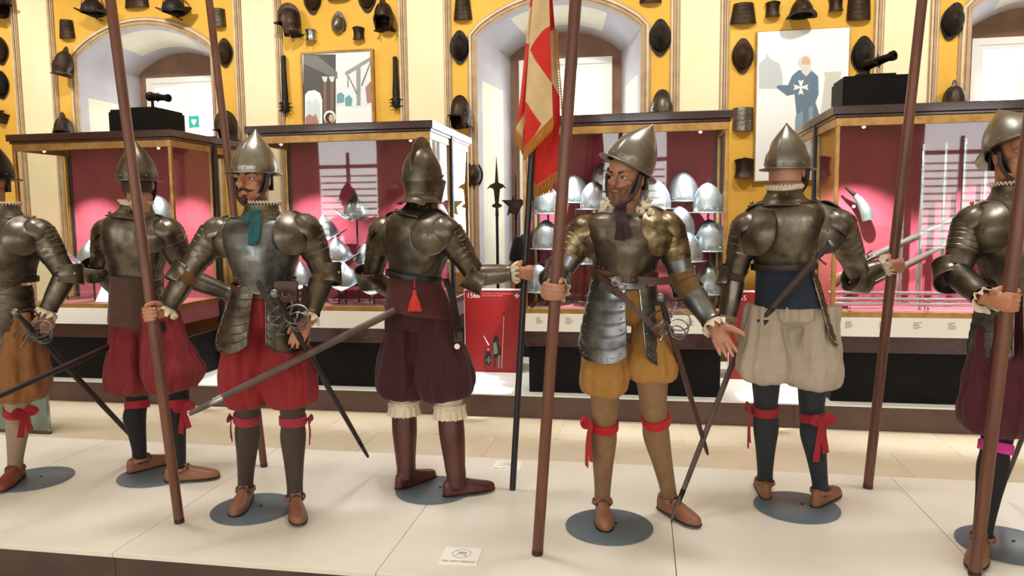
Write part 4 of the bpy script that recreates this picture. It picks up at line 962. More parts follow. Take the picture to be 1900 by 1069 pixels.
# -- cut by the frame, hand on hip
FIG[0] = soldier(dict(Y0=3.38, disc=(62, 890), yaw=-22, head_yaw=-45, label='armoured mannequin with hand on hip, rust-brown breeches and beige stockings', disc_label='round grey steel disc under the mannequin with beige stockings',
    waist=(12, 515), neck=(4, 392), pelvis=(5, 590), head=(-22, 338), helm_z=.02, shR=(-66, 428), shL=(72, 430, .02), elR=(-110, 515, -.1), elL=(122, 510, .05), handR=('relaxed', (-90, 590, -.25), (-80, 640, -.3), (-70, 590, -.3)), handL=('flat', (86, 582, -.02), (92, 630, .06), (60, 610, -.05)),
    knR=(-48, 745, -.02), knL=(32, 748, -.02), toeR=(-90, 925), heelR=(-45, 890), toeL=(-8, 918), heelL=(40, 882), puff=.150, breech=.95, garter_t=.12, hipL=(30, 600),
    breeches='cloth_rust', stocking='stocking_beige', garter='ribbon_crimson', bowL=(.7, .7), bow_size=.055, bow_drop=.13, shoe='leather_rust', sleeve='cloth_brown', helm='steel_black', hair='hair_dark', collar='lace', tassets=((.12, 1.3, .04, .36, .06), (-1.3, -.12, .04, .36, .06)), belt=('leather_dark', .01, 0, 0), hk=dict(h=.21), skin='skin_tan', lames=6))
# ------------------------------------------------------------------ trimmings of single figures
F = FIG[2]; rt, s, f, up = F['root'], F['s'], F['f'], F['up']
kp = onY(478, 392, 3.27-.135)
kn_ = obj('neck_ribbon', MB().ell((0, 0, 0), (.016, .014, .013), frame(s, up, kp), 10, 8), 'ribbon_teal', rt)
ribbon('ribbon_tail', [kp, onY(468, 425, 3.27-.165), onY(468, 455, 3.27-.172)], .040, kn_, 'ribbon_teal', f, taper=lambda t: .5+.5*t)
ribbon('ribbon_tail', [kp, onY(478, 415, 3.27-.160), onY(473, 448, 3.27-.178)], .034, kn_, 'ribbon_teal', f, taper=lambda t: .5+.5*t)
ribbon('ribbon_loop', [kp, onY(462, 398, 3.27-.150), onY(455, 412, 3.27-.150)], .028, kn_, 'ribbon_teal', f, taper=lambda t: .5+.6*t)
pp = onY(532, 540, 3.27-.155)
pc = obj('belt_pouch', remeshed(MB().box((-.05, -.02, -.055), (.05, .025, .045), frame(s, up, pp)), .006, 4), 'leather_brown', rt)
obj('pouch_flap', MB().patch(lambda u, v: pp+s*(u-.5)*.10+f*(.028+.006*math.sin(v*PI))+up*(.046-.06*v), 8, 6, .004), 'leather_brown', pc)
obj('pouch_buckle', MB().tube([pp+f*.038+s*.014*math.cos(2*PI*i/12)+up*(-.01+.014*math.sin(2*PI*i/12)) for i in range(12)], .0025, 6, closed=True), 'rivet', pc)
strap_band('sword_hanger', [onY(478, 522, 3.27-.155), onY(498, 560, 3.27-.175), onY(535, 605, 3.27-.18)], .022, rt, 'leather_dark', F['waist'])
strap_band('sword_hanger', [onY(565, 530, 3.27-.12), onY(562, 565, 3.27-.16), onY(552, 600, 3.27-.17)], .020, rt, 'leather_dark', F['waist'])
obj('fauld_plate', MB().patch(lambda u, v: F['waist']-up*(.030+.035*v-.01*math.cos((u-.5)*3))+s*math.sin((u-.5)*1.3)*.146+f*math.cos((u-.5)*1.3)*.132, 16, 5, -.003), 'steel_dark', rt)
rapier(onY(534, 588, 3.27-.215), onY(683, 848, 3.75), 'slim dark sword trailing behind the mannequin with the teal neck ribbon', r=.0165)
F = FIG[4]; rt, s, f, up = F['root'], F['s'], F['f'], F['up']
for pts, wd in (([(1148, 385, -.09), (1150, 405, -.155), (1152, 425, -.17), (1149, 446, -.175)], .045), ([(1156, 385, -.09), (1158, 405, -.155), (1163, 424, -.172), (1168, 440, -.177)], .034)):
    ribbon('neck_scarf', [onY(a, b, 3.34+c) for a, b, c in pts], wd, rt, 'ribbon_plum', f, taper=lambda t: .7+.35*t)
obj('scarf_knot', MB().ell((0, 0, 0), (.024, .018, .017), frame(s, up, onY(1153, 384, 3.34-.105)), 12, 8), 'ribbon_plum', rt)
strap_band('sword_hanger', [onY(1112, 512, 3.34-.12), onY(1150, 545, 3.34-.168), onY(1195, 590, 3.34-.185), onY(1222, 620, 3.34-.175)], .026, rt, 'leather_brown', F['waist'])
strap_band('sword_hanger', [onY(1185, 520, 3.34-.14), onY(1215, 522, 3.34-.14), onY(1250, 520, 3.34-.10)], .034, rt, 'leather_brown', F['waist'])
obj('hanger_ring', MB().tube([onY(1143+8*math.cos(2*PI*i/16), 522+8*math.sin(2*PI*i/16), 3.34-.165) for i in range(16)], .003, 6, closed=True), 'rivet', rt)
obj('fauld_plate', MB().patch(lambda u, v: F['waist']-up*(.030+.045*v)+s*math.sin((u-.5)*1.4)*.146+f*math.cos((u-.5)*1.4)*.134, 16, 5, -.003), 'steel_blue', rt)
for i in range(5):
    p = onY(1118+i*8, 530+i*4, 3.34-.16+.004*i); obj('leather_tab', MB().lathe([(0, 0), (.016, 0), (.016, .003), (0, .003)], 14, frame(s, f, p)), 'leather_dark', rt)
rapier(onY(1240, 600, 3.34-.17), onY(1313, 843, 3.66), 'slim brown sword with looped steel guard on the ochre-breeched mannequin', sheath='leather_brown', r=.0165)
F = FIG[3]; rt, s, f, up = F['root'], F['s'], F['f'], F['up']
tq = onY(769, 520, 3.66-.185); te = onY(769, 542, 3.66-.20)
ts = obj('tassel', MB().lathe([(.0, .02), (.008, .018), (.011, .008), (.008, 0), (.014, -.015), (.024, -.05), (.030, -.080), (.0, -.082)], 16, M.Translation(te-V((0, 0, .01))), sx=1.1, sy=.7), 'tassel_red', rt)
obj('tassel_cord', MB().limb([tq, te+V((0, 0, .02))], .0025, 6), 'tassel_red', ts)
m = MB()
for i in range(22): m.tube([te+V((.020*1.1*math.cos(i*2*PI/22), .02*.7*math.sin(i*2*PI/22), -.045)), te+V((.032*1.1*math.cos(i*2*PI/22), .032*.7*math.sin(i*2*PI/22), -.095))], .0022, 5)
obj('tassel_threads', m, 'tassel_red', ts)['kind'] = 'stuff'
strap_band('sword_sling', [onY(826, 518, 3.66-.12), onY(838, 550, 3.66-.15), onY(846, 590, 3.66-.17), onY(850, 628, 3.66-.175)], .036, rt, 'leather_black', F['pel'], .006)
obj('sling_end', MB().box((-.020, -.006, -.022), (.020, .006, .022), frame(crt, V((0, 0, 1)), onY(850, 625, 3.66-.18))), 'leather_dark', rt)
obj('round_tag', MB().lathe([(0, -.001), (.014, -.001), (.014, .001), (0, .001)], 18, frame(crt, -fwd, onY(848, 643, 3.66-.185))), 'tag_white', rt)
strap_band('back_strap', [onY(775, 520, 3.66-.14), onY(800, 500, 3.66-.15), onY(824, 470, 3.66-.13)], .022, rt, 'leather_black', F['waist'], .005)
rapier(onY(742, 572, 3.50), onY(350, 769, 2.84), 'long dark scabbard with pale metal tip crossing in front of red breeches', chape=True, hilted=False, r=.0185, sheath='leather_grey')
F = FIG[5]
rapier(onY(1392, 590, 3.90), onZ(1246, 966, PZ+.012), 'grey-brown sword slanting down to the tan shoe of the ochre-breeched mannequin', r=.0175, sheath='leather_grey', hilted=False)
rapier(onY(1517, 478, 3.70-.185), onY(1420, 587, 3.70-.20), 'short dark dagger tucked across the back of the grey-breeched mannequin', name='dagger', cup=False, hl=.085, r=.017)
F = FIG[1]
rapier(onY(215, 638, 3.66), onY(-70, 765, 2.80), 'long dark scabbard crossing in front of rust-brown breeches', hilted=False, r=.018)
rapier(onY(62, 615, 3.24), onY(258, 824, 3.95), 'long dark scabbard slanting down behind the black-stockinged leg', r=.018)
rapier(onY(1962, 640, 3.22), onY(1866, 893, 3.9), 'dark sword slanting behind the pink-gartered black leg', r=.015)
# ================================================================== armour hung on the wall
def wall_root(name, label, cat, px, py, group=None, off=0.):
    p = onY(px, py, WY-off); return thing(name, label, cat, (p.x, WY-off, p.z), group)
WALLM = M(((0, -1, 0, 0), (0, 0, -1, 0), (1, 0, 0, 0), (0, 0, 0, 1)))       # helmet laid against the wall, crown towards the room
def w_cabasset(px, py, label, sc=1., rot=0., mt='rust_iron', tilt=0.):
    r = wall_root('almond_helmet', label, 'helmet', px, py, 'helmets hung on the painted wall', .012)
    morion(r, M.Rotation(rot, 4, 'Y') @ M.Rotation(tilt, 4, 'X') @ M.Scale(sc, 4) @ WALLM, mt, h=.15, brim=.020, lean=.01, brim_drop=-.004, L=.125, Wd=.092, name='skull', nr=0, tip=.030)
    obj('hook', MB().limb([(0, .012, .150*sc), (0, -.010, .150*sc), (0, -.014, .165*sc)], .003, 6), 'black_iron', r); return r
def w_tasset(px, py, label, wt=.15, wb=.19, h=.2, mt='rust_iron', n=5, rot=0.):
    r = wall_root('tasset_plate', label, 'armour plate', px, py, 'thigh plates hung on the painted wall'); RT = M.Rotation(rot, 4, 'Y')
    def fn(u, v):
        a = (u-.5)*PI; w_ = (wt+(wb-wt)*v)/2; e = .006*(1-((v*n) % 1)) if v < .98 else 0
        return RT @ V((w_*math.sin(a), -.004-(.075+e)*math.cos(a), h/2-h*v-.012*math.cos(a)*v))
    obj('plate', MB().patch(fn, 20, 40, .003), mt, r, sharp=25)
    obj('rim', MB().tube([fn(i/20, 1) for i in range(21)], .004, 6), mt, r)
    m = MB()
    for i in range(n):
        for u in (.12, .88): m.ell(fn(u, (i+.5)/n), (.005,)*3, None, 6, 5)
    obj('rivets', m, 'rivet', r)['kind'] = 'stuff'
    obj('hook', MB().limb([(0, .0, h/2+.012), (0, -.02, h/2+.012), (0, -.03, h/2-.004)], .003, 6), 'black_iron', r); return r
def w_morion(px, py, label, yaw=0., mt='black_iron', sc=1., peak=.05, bracket=True):
    r = wall_root('crescent_helmet', label, 'helmet', px, py, 'helmets hung on the painted wall', .16)
    morion(r, M.Rotation(yaw, 4, 'Z') @ M.Scale(sc, 4), mt, h=.20, brim=.035, peak=peak, lean=.0, name='skull', nr=10, crest=.03)
    if bracket: obj('bracket', MB().limb([(0, .16, -.05), (.0, .05, -.045), (.0, .0, -.02), (.0, .0, .05)], .007, 8).limb([(-.02, -.02, .0), (.06, -.06, -.05)], .006, 8), 'black_iron', r)
    return r
def w_burgonet(px, py, label, yaw=0., mt='rust_iron', sc=1., roll=0.):
    r = wall_root('crested_helmet', label, 'helmet', px, py, 'helmets hung on the painted wall', .13)
    burgonet(r, M.Rotation(roll, 4, 'Y') @ M.Rotation(yaw, 4, 'Z') @ M.Scale(sc, 4), mt)
    obj('bracket', MB().limb([(0, .13, 0), (0, .06, 0), (0, 0, .03)], .008, 8), 'black_iron', r); return r
def w_couter(px, py, label, sc=1., mt='rust_iron', flip=1, kind='cup'):
    r = wall_root('elbow_plate', label, 'armour plate', px, py, 'small joint plates hung on the painted wall')
    def fn(u, v):
        a = (u-.5)*R(250); z_ = (v-.5)*2; rr = (.052+.020*z_*z_)*sc*(1+.25*math.exp(-((abs(a)-1.7)/.35)**2)*(1-abs(z_)))
        return V((flip*rr*math.sin(a), -.03-rr*math.cos(a)*.8, z_*.075*sc*(1-.25*abs(a)/2.2)))
    obj('plate', MB().patch(fn, 28, 14, .003*flip), mt, r, sharp=50)
    obj('rim', MB().tube([fn(i/24, 0) for i in range(25)], .003, 6), mt, r); obj('rim', MB().tube([fn(i/24, 1) for i in range(25)], .003, 6), mt, r)
    obj('hook', MB().limb([(0, 0, .085*sc), (0, -.03, .085*sc), (0, -.045, .06*sc)], .003, 6), 'black_iron', r); return r
def w_mace(px, py0, py1, label):
    a, b = onY(px, py0, WY-.04), onY(px, py1, WY-.04); L = a.z-b.z
    r = thing('spiked_mace', label, 'mace', ((a.x+b.x)/2, WY-.04, b.z), 'spiked maces flanking the painting')
    obj('shaft', MB().lathe([(0, L), (.026, L), (.024, L*.9), (.030, L*.55), (.038, L*.32), (.036, L*.26)], 14), 'black_iron', r)
    hd = obj('head', MB().lathe([(.034, L*.27), (.044, L*.20), (.046, L*.13), (.036, L*.07), (.0, L*.045)], 14), 'black_iron', r)
    for k in range(3):
        for i in range(6):
            t = 2*PI*(i+.5*k)/6; z = L*(.10+.06*k); d = V((math.cos(t), math.sin(t), 0)); obj('spike', MB().limb([d*.038+V((0, 0, z)), d*.085+V((0, 0, z-.008))], [.008, .0012], 8), 'black_iron', hd)
    obj('spike', MB().limb([(0, 0, L*.06), (0, 0, -.01)], [.009, .001], 8), 'black_iron', hd)
    obj('hook', MB().limb([(0, .04, L+.01), (0, -.0, L+.012)], .004, 6), 'black_iron', r)
ALM = 'dark iron almond-shaped helmet hung on the yellow wall beside an arched window'
w_cabasset(2, 95, 'dark almond-shaped helmet, upper one on the narrow yellow strip beside the cream pilaster', .92)
w_cabasset(3, 158, 'dark almond-shaped helmet, lower one on the narrow yellow strip beside the cream pilaster', .95, mt='black_iron')
w_tasset(9, 217, 'tilted dark tubular plate below the two almond helmets on the yellow strip', .10, .13, .12, rot=.6)
w_burgonet(-4, 8, 'dark helmet above the two almond helmets on the narrow yellow strip')
w_tasset(126, 55, 'dark ribbed thigh plate hung beside the arch of the cannon window', .145, .19, .20)
w_morion(172, 24, 'dark crescent-brimmed helmet on a bracket over the arch, nearer the ribbed thigh plate', .35)
w_tasset(255, 2, 'broad dark plate hung over the crown of the arch above the cannon window', .26, .30, .15)
w_morion(322, 22, 'dark crescent-brimmed helmet on a bracket over the arch, beside the long pike top', .2)
w_burgonet(117, 120, 'dark rounded helmet turned sideways beside the arch of the cannon window', 2.6, roll=.3)
w_tasset(408, 34, 'bright-edged ribbed plate hung on yellow beside the pike top', .13, .15, .19, mt='steel_dark')
w_cabasset(417, 98, 'dark almond-shaped helmet hung on yellow behind the pike top', .92)
w_burgonet(118, 242, 'brown helmet hung low beside the cannon window, half behind the glass case', -1.2)
w_burgonet(420, 240, 'brown helmet hung low behind the pike, over the gap between cases', -2.4)
w_cabasset(580, -2, 'dark almond-shaped helmet over the painting, beside a round plate', .95)
w_tasset(630, -12, 'dark plate hung highest above the gallows painting', .24, .26, .13, mt='black_iron')
w_cabasset(681, -6, 'dark almond-shaped helmet over the painting on the mace-and-cream side', .95)
w_burgonet(537, 42, 'rust-brown helmet with open visor turned aside above one mace', 3.6, mt='rust_iron')
w_cabasset(629, 46, 'grey pear-shaped helmet with wide pale brim centred above the gallows painting', .80, mt='steel_helm', rot=.12, tilt=.25)
w_burgonet(712, 32, 'dark closed helmet facing the room above one mace', -1.57, mt='rust_iron')
w_couter(579, 67, 'small bright elbow plate above the gallows painting', .85, 'steel_bright')
w_couter(667, 64, 'small rusty elbow plate above the gallows painting', .92, 'rust_iron', -1)
w_mace(528, 104, 216, 'long black spiked mace beside the gallows painting, near the pointed helmet')
w_mace(734, 106, 206, 'long black spiked mace beside the gallows painting, near the cream pilaster and banner side')
w_tasset(859, 18, 'dark ribbed plate hung highest beside the banner window', .15, .20, .21)
w_cabasset(853, 88, 'dark almond-shaped helmet hung beside the banner window on the mace side', 1.0, mt='black_iron')
w_burgonet(855, 214, 'brown shell-like helmet hung low beside the banner window', -2.2)
w_tasset(1207, -8, 'dark ribbed plate hung over the arch shoulder of the banner window', .2, .22, .14)
w_cabasset(1225, 70, 'dark almond-shaped helmet hung beside the banner window on the bearded-knight side', 1.05, mt='black_iron')
w_burgonet(1228, 205, 'dull rounded helmet peeping over the top of the crowded helmet case', 2.4, mt='steel_dark')
w_cabasset(880, 325, 'dark helmet edge hung beside the niche with the polearms', .9)
w_tasset(1379, 26, 'dark ribbed plate at one end of the row above the bearded-knight painting', .19, .25, .19)
w_couter(1433, 20, 'small dark heart-shaped plate next to the ribbed plate, above the bearded-knight painting', 1.0)
w_morion(1487, 30, 'dark crescent-brimmed helmet centred above the bearded-knight painting', 1.57, mt='rust_iron', sc=1.05, peak=.03, bracket=False)
w_couter(1550, 10, 'small dark heart-shaped plate above the bearded-knight painting, beside the cannon', .95)
w_tasset(1593, 17, 'dark ribbed plate at the cannon end of the row above the bearded-knight painting', .20, .22, .21)
w_cabasset(1378, 104, 'brown almond-shaped helmet beside the bearded-knight painting', .98)
w_cabasset(1602, 103, 'dark almond-shaped helmet hung behind the cannon barrel', 1.05, mt='black_iron')
w_tasset(1378, 221, 'silvery ribbed plate beside the lower half of the bearded-knight painting', .19, .20, .22, mt='steel_helm')
w_couter(1380, 313, 'brown knee plate hung lowest beside the bearded-knight painting', 1.35)
w_cabasset(1768, 40, 'dark round helmet hung alone by the brightest window', 1.0, mt='black_iron', rot=.2)
w_burgonet(1770, 190, 'dark helmet top peeping over the gun case', 1.0)
# ------------------------------------------------------------------ paintings
def flat(name, pts, lay, mt, root, Y):
    P = [onY(x, y, Y) for x, y in pts]; obj(name, MB().prism([(p.x, Y-.0006*lay, p.z) for p in P], (0, .0005, 0)), mt, root, smooth=False)
for n_, c_ in (('pt_stone', '6f6d68'), ('pt_dark', '4a4846'), ('pt_sky', 'd8e2e2'), ('pt_column', '7d5c4c'), ('pt_white', 'e4ebe8'), ('pt_wood', '94968c'), ('pt_tree', '6d9aa6'), ('pt_skin', 'cfa98c'), ('pt_hair', '3a2c26'), ('pt_red', 'a5776a'), ('pt_pale', 'c7d2d2'),
               ('pk_glare_ground', 'eef0ee'), ('pk_blue', '5f7688'), ('pk_blue2', '8297a5'), ('pk_grey', 'bcc2c2'), ('pk_beard', 'd2cfc8'), ('pk_stone', 'c9c9c0')): mat(n_, c_, .5, col2=None)  # pk tones are whitened: the window's reflection is put into the colours
for n_ in ('pt_stone', 'pt_sky', 'pt_pale', 'pk_blue', 'pk_glare_ground'):
    pass
a, b = onY(564, 103, WY), onY(694, 232, WY); Yp = WY-.045
r = thing('painting', 'framed painting of a gallows beam, columned palace and haloed figure between two maces', 'painting', ((a.x+b.x)/2, WY, a.z-1.0), world=True)
x0, x1, zt, zb = a.x, b.x, a.z+.005, a.z-1.02
obj('canvas', MB().box((x0, Yp, zb), (x1, WY, zt)), 'pt_sky', r, smooth=False)
for bx_ in (((x0-.022, Yp-.014, zb), (x0, WY, zt)), ((x1, Yp-.014, zb), (x1+.03, WY, zt)), ((x0-.022, Yp-.014, zt), (x1+.03, WY, zt+.02)), ((x0-.022, Yp-.014, zb-.02), (x1+.03, WY, zb))): obj('frame_side', MB().box(*bx_), 'brass', r, smooth=False)
flat('painted_palace', [(563, 101), (623, 101), (623, 245), (563, 245)], 1, 'pt_dark', r, Yp)
flat('painted_cornice', [(563, 101), (590, 104), (626, 134), (626, 147), (563, 118)], 2, 'pt_stone', r, Yp)
flat('painted_arch', [(566, 240), (566, 176), (572, 169), (584, 167), (594, 173), (598, 185), (598, 240)], 3, 'pt_white', r, Yp)
flat('painted_arch_gap', [(568, 240), (568, 190), (575, 184), (580, 192), (582, 184), (590, 186), (594, 196), (594, 240)], 4, 'pt_pale', r, Yp)
for xx in (600, 613): flat('painted_column', [(xx, 150), (xx+6, 150), (xx+7, 240), (xx+1, 240)], 5, 'pt_column', r, Yp); flat('painted_capital', [(xx-3, 142), (xx+8, 142), (xx+6, 152), (xx+1, 152)], 6, 'pt_pale', r, Yp)
flat('painted_beam', [(640, 134), (690, 104), (692, 110), (642, 141)], 3, 'pt_wood', r, Yp); flat('painted_post', [(661, 122), (669, 118), (669, 196), (662, 196)], 4, 'pt_wood', r, Yp)
for q in (((645, 140), (647, 140), (664, 175), (662, 176)), ((688, 112), (690, 112), (672, 160), (670, 158)), ((645, 140), (646, 140), (647, 162), (645, 162))): flat('painted_rope', q, 5, 'pt_stone', r, Yp)
flat('painted_tree', [(625, 175), (633, 171), (639, 176), (638, 190), (625, 192)], 2, 'pt_tree', r, Yp); flat('painted_tree', [(640, 182), (648, 176), (654, 184), (652, 197), (641, 197)], 2, 'pt_tree', r, Yp)
flat('painted_house', [(678, 162), (692, 146), (692, 190), (681, 192)], 2, 'pt_red', r, Yp); flat('painted_crowd', [(624, 200), (640, 196), (660, 202), (692, 196), (692, 240), (624, 240)], 2, 'pt_white', r, Yp)
hal = [(612+11*math.cos(t*PI/12), 217+12*math.sin(t*PI/12)) for t in range(24)]
flat('painted_halo', hal, 7, 'pt_white', r, Yp); flat('painted_hair', [(612+8.5*math.cos(t*PI/8), 219+10*math.sin(t*PI/8)) for t in range(16)], 8, 'pt_hair', r, Yp)
flat('painted_face', [(615+4.5*math.cos(t*PI/8), 219+7*math.sin(t*PI/8)) for t in range(16)], 9, 'pt_skin', r, Yp); flat('painted_figures', [(567, 218), (574, 212), (582, 216), (586, 211), (590, 222), (594, 240), (567, 240)], 7, 'pt_red', r, Yp)
a, b = onY(1405, 62, WY), onY(1574, 60, WY); zb = onY(1405, 336, WY).z; Yp = WY-.05
r = thing('painting', 'pale unframed painting of a white-bearded standing knight in blue cloak, window glare coloured in', 'painting', ((a.x+b.x)/2, WY, zb), world=True)
obj('canvas', MB().box((a.x, Yp, zb), (b.x, WY, a.z)), 'pk_glare_ground', r, smooth=False); obj('frame_edge', MB().box((a.x-.012, Yp+.012, zb-.012), (b.x+.012, WY, a.z+.012)), 'brass', r, smooth=False)
flat('painted_tower', [(1408, 118), (1420, 108), (1424, 98), (1428, 108), (1446, 118), (1452, 140), (1452, 165), (1408, 165)], 1, 'pk_grey', r, Yp)
flat('painted_pillar', [(1528, 134), (1562, 132), (1560, 142), (1558, 215), (1522, 215), (1531, 144)], 1, 'pk_stone', r, Yp)
flat('painted_cloak', [(1470, 140), (1482, 130), (1505, 130), (1518, 142), (1519, 175), (1513, 190), (1520, 212), (1516, 300), (1470, 300), (1478, 215), (1474, 175), (1460, 178), (1440, 162), (1445, 158), (1462, 158)], 2, 'pk_blue', r, Yp)
flat('painted_fold', [(1476, 215), (1490, 205), (1488, 300), (1472, 300)], 3, 'pk_blue2', r, Yp); flat('painted_fold', [(1500, 200), (1508, 196), (1512, 300), (1502, 300)], 3, 'pk_blue2', r, Yp)
flat('painted_hair', [(1493+13*math.cos(t*PI/10), 116+13*math.sin(t*PI/10)) for t in range(20)], 3, 'pk_beard', r, Yp); flat('painted_face', [(1495+8*math.cos(t*PI/10), 115+10*math.sin(t*PI/10)) for t in range(20)], 4, 'pt_skin', r, Yp)
flat('painted_beard', [(1486, 120), (1503, 120), (1505, 132), (1496, 142), (1487, 134)], 5, 'pk_beard', r, Yp)
def star(cx, cy, rad): return [(cx+rad*k*math.sin(t), cy-rad*k*math.cos(t)) for t, k in sum([[(i*PI/2-.36, 1), (i*PI/2, .78), (i*PI/2+.36, 1), (i*PI/2+PI/4, .14)] for i in range(4)], [])]
flat('painted_cross', star(1486, 162, 15), 5, 'pt_white', r, Yp)
# ------------------------------------------------------------------ toy cannons on pedestals
def cannon(pxl, pxr, ptop, pmid, bx0, bx1, by, label, dirv, Y=6.15):
    a, b = onY(pxl, pmid, Y), onY(pxr, pmid, Y); zc = Z_C1; cx = (a.x+b.x)/2; wd = (b.x-a.x)
    zt = onY((pxl+pxr)/2, ptop, Y).z
    p = thing('pedestal', 'stepped black pedestal under '+label, 'pedestal', (cx, Y, zc))
    obj('block', MB().box((-wd/2-.02, -.19, 0), (wd/2+.02, .19, .02)).box((-wd/2, -.17, .02), (wd/2, .17, zt-zc)), 'case_black', p, smooth=False, bevel=.004)
    obj('cap', MB().box((-wd/2+.01, -.16, zt-zc), (wd/2-.01, .16, zt-zc+.022)).box((-wd*.28, -.10, zt-zc+.022), (wd*.28, .10, zt-zc+.045)), 'case_black', p, smooth=False, bevel=.003)
    r = thing('model_cannon', label, 'cannon', (cx, Y, zt+.045)); d = V(dirv).normalized(); c0 = onY(bx0, by, Y)-V(r.location)
    L = .25; m = frame(V((0, 0, 1)).cross(d), V((0, 0, 1)), (c0.x, c0.y, c0.z)); q = M(((0, 0, d.x, c0.x), (0, 0, d.y, c0.y), (0, 0, d.z, c0.z), (0, 0, 0, 1)))
    a1, a2 = ortho(d); q = M(((a1.x, a2.x, d.x, c0.x), (a1.y, a2.y, d.y, c0.y), (a1.z, a2.z, d.z, c0.z), (0, 0, 0, 1)))
    br_ = obj('barrel', MB().lathe([(0, -.010), (.030, -.008), (.042, .0), (.042, .02), (.036, .03), (.034, .10), (.037, .105), (.037, .115), (.031, .12), (.028, .2), (.036, .22), (.036, .245), (.024, .25), (.016, .25), (.016, .21), (0, .21)], 24, q), 'steel_black', r)
    tr = c0+d*.11; obj('trunnion', MB().limb([tr-a2*.05, tr+a2*.05], .008, 8), 'steel_black', br_); obj('trunnion', MB().limb([tr-a1*.05, tr+a1*.05], .005, 8), 'steel_black', br_)
    obj('post', MB().limb([(c0.x+d.x*.03, c0.y, 0), (c0.x+d.x*.03, c0.y, c0.z-.03)], [.014, .012], 12), 'steel_black', r)
    obj('foot', MB().box((c0.x-.03, -.03, 0), (c0.x+.06, .03, .010)), 'steel_black', r, smooth=False)
cannon(226, 322, 211, 225, 277, 0, 179, 'small black cannon pointing aside on a glass case', (1, -.25, -.14))
cannon(1553, 1683, 152, 165, 1607, 0, 122, 'small black cannon pointing towards the room, beside the bearded-knight painting', (.55, -.8, .12))
# ------------------------------------------------------------------ helmets inside the cases
def stand(p, zt, where):
    r = thing('helmet_stand', 'thin dark rod stand under a polished helmet in the '+where, 'stand', (p.x, p.y, Z_G0-.012), 'rod stands inside the glass cases')
    h = zt-(Z_G0-.012)
    obj('rod', MB().limb([(0, 0, .008), (0, 0, h+.05)], .009, 10), 'mahogany', r); obj('foot', MB().lathe([(0, 0), (.05, 0), (.05, .006), (.012, .010), (0, .010)], 20), 'chrome', r)
def case_helm(px, py, Y, label, crescent=False, sc=1., yaw=.2, h=.205):
    p = onY(px, py, Y); r = thing('polished_helmet', label, 'helmet', p, 'polished helmets on stands inside the cases')
    morion(r, M.Rotation(yaw, 4, 'Z') @ M.Scale(sc, 4), 'steel_polished', h=h+(0 if crescent else .03), blunt=not crescent, brim=.036 if crescent else .026, peak=.075 if crescent else .004, lean=.01, L=.118, Wd=.098, name='skull', nr=14, rivmat='brass_stud')
    stand(p, p.z, 'crowded helmet case' if p.x > -1.2 else 'dark red case of crescent helmets' if p.x > -3.5 else 'case below the toy cannon')
tri = ' pointed polished helmet in the crowded case, '
for px, py, Y, sc, yw, lb in ((1017, 396, 6.15, .95, .2, 'upper of the column beside the banner staff'), (1069, 376, 6.28, 1, .3, 'beside the pike and banner fringe'), (1104, 388, 6.05, .95, 0, 'low beside the ochre mannequin cheek'), (1120, 352, 6.34, .95, .2, 'peeping past the brim of the ochre mannequin'), (1216, 387, 6.1, 1, .2, 'just behind the neck of the ochre mannequin'),
        (1268, 373, 6.28, 1.02, .1, 'grey tall one standing alone in the top row'), (1314, 394, 6.15, 1, .2, 'top of the column by the brass corner'), (1262, 438, 6.1, 1, .3, 'above the armoured shoulder of the ochre mannequin'), (1317, 465, 6.12, 1.06, .2, 'second of the column by the brass corner'), (1277, 484, 6.0, .95, .2, 'beside the upper arm of the ochre mannequin'),
        (1316, 544, 6.1, 1, .3, 'lowest of the column by the brass corner'), (1015, 461, 6.12, 1, .2, 'middle of the column beside the banner staff'), (1090, 488, 6.1, 1, .1, 'under the armpit of the ochre mannequin'), (1003, 540, 6.05, 1, .2, 'lowest of the column beside the banner staff'), (1060, 470, 6.25, 1, .1, 'behind the raised arm of the ochre mannequin')):
    case_helm(px, py, Y, (tri+lb).strip(), False, sc, yw)
cres = 'polished crescent-brimmed helmet in the dark red case, '
for px, py, Y, sc, yw, lb in ((662, 403, 6.2, 1.02, .0, 'highest one on a tall rod'), (603, 440, 6.25, 1, .3, 'beside the shoulder of the teal-ribboned mannequin'), (627, 483, 6.1, 1.02, .35, 'middle of the overlapping column'), (641, 530, 5.98, 1, .1, 'lowest of the overlapping column'), (684, 487, 6.2, .98, -.2, 'touching the arm of the booted mannequin'),
        (560, 528, 6.1, 1, .2, 'under the armpit of the teal-ribboned mannequin'), (590, 522, 6.28, .95, .2, 'behind the elbow of the teal-ribboned mannequin'), (694, 538, 6.02, .95, .2, 'under the elbow of the booted mannequin'), (545, 470, 6.25, .95, .1, 'behind the chest of the teal-ribboned mannequin'), (740, 470, 6.2, .95, .1, 'behind the back of the booted mannequin')):
    case_helm(px, py, Y, cres+lb, True, sc, yw)
for px, py, Y, sc, yw, cr, lb in ((172, 490, 6.05, 1.12, .35, True, 'large polished crescent-brimmed helmet beside the brown-jacketed mannequin'), (122, 500, 6.2, 1, .2, True, 'polished crescent-brimmed helmet behind the elbow of the hand-on-hip mannequin'), (296, 408, 6.2, .95, .5, False, 'polished helmet beside the neck of the brown-jacketed mannequin')):
    case_helm(px, py, Y, lb, cr, sc, yw)
p = onY(186, 545, 6.0)
r = thing('label_card', 'white leaning card inside the case by the brown-jacketed mannequin', 'card', (p.x, 6.0, Z_G0-.012)); obj('card', MB().prism([(-.06, 0, 0), (.10, 0, 0), (.06, .10, .22), (-.02, .10, .22)], (0, .004, 0)), 'label_white', r, smooth=False)
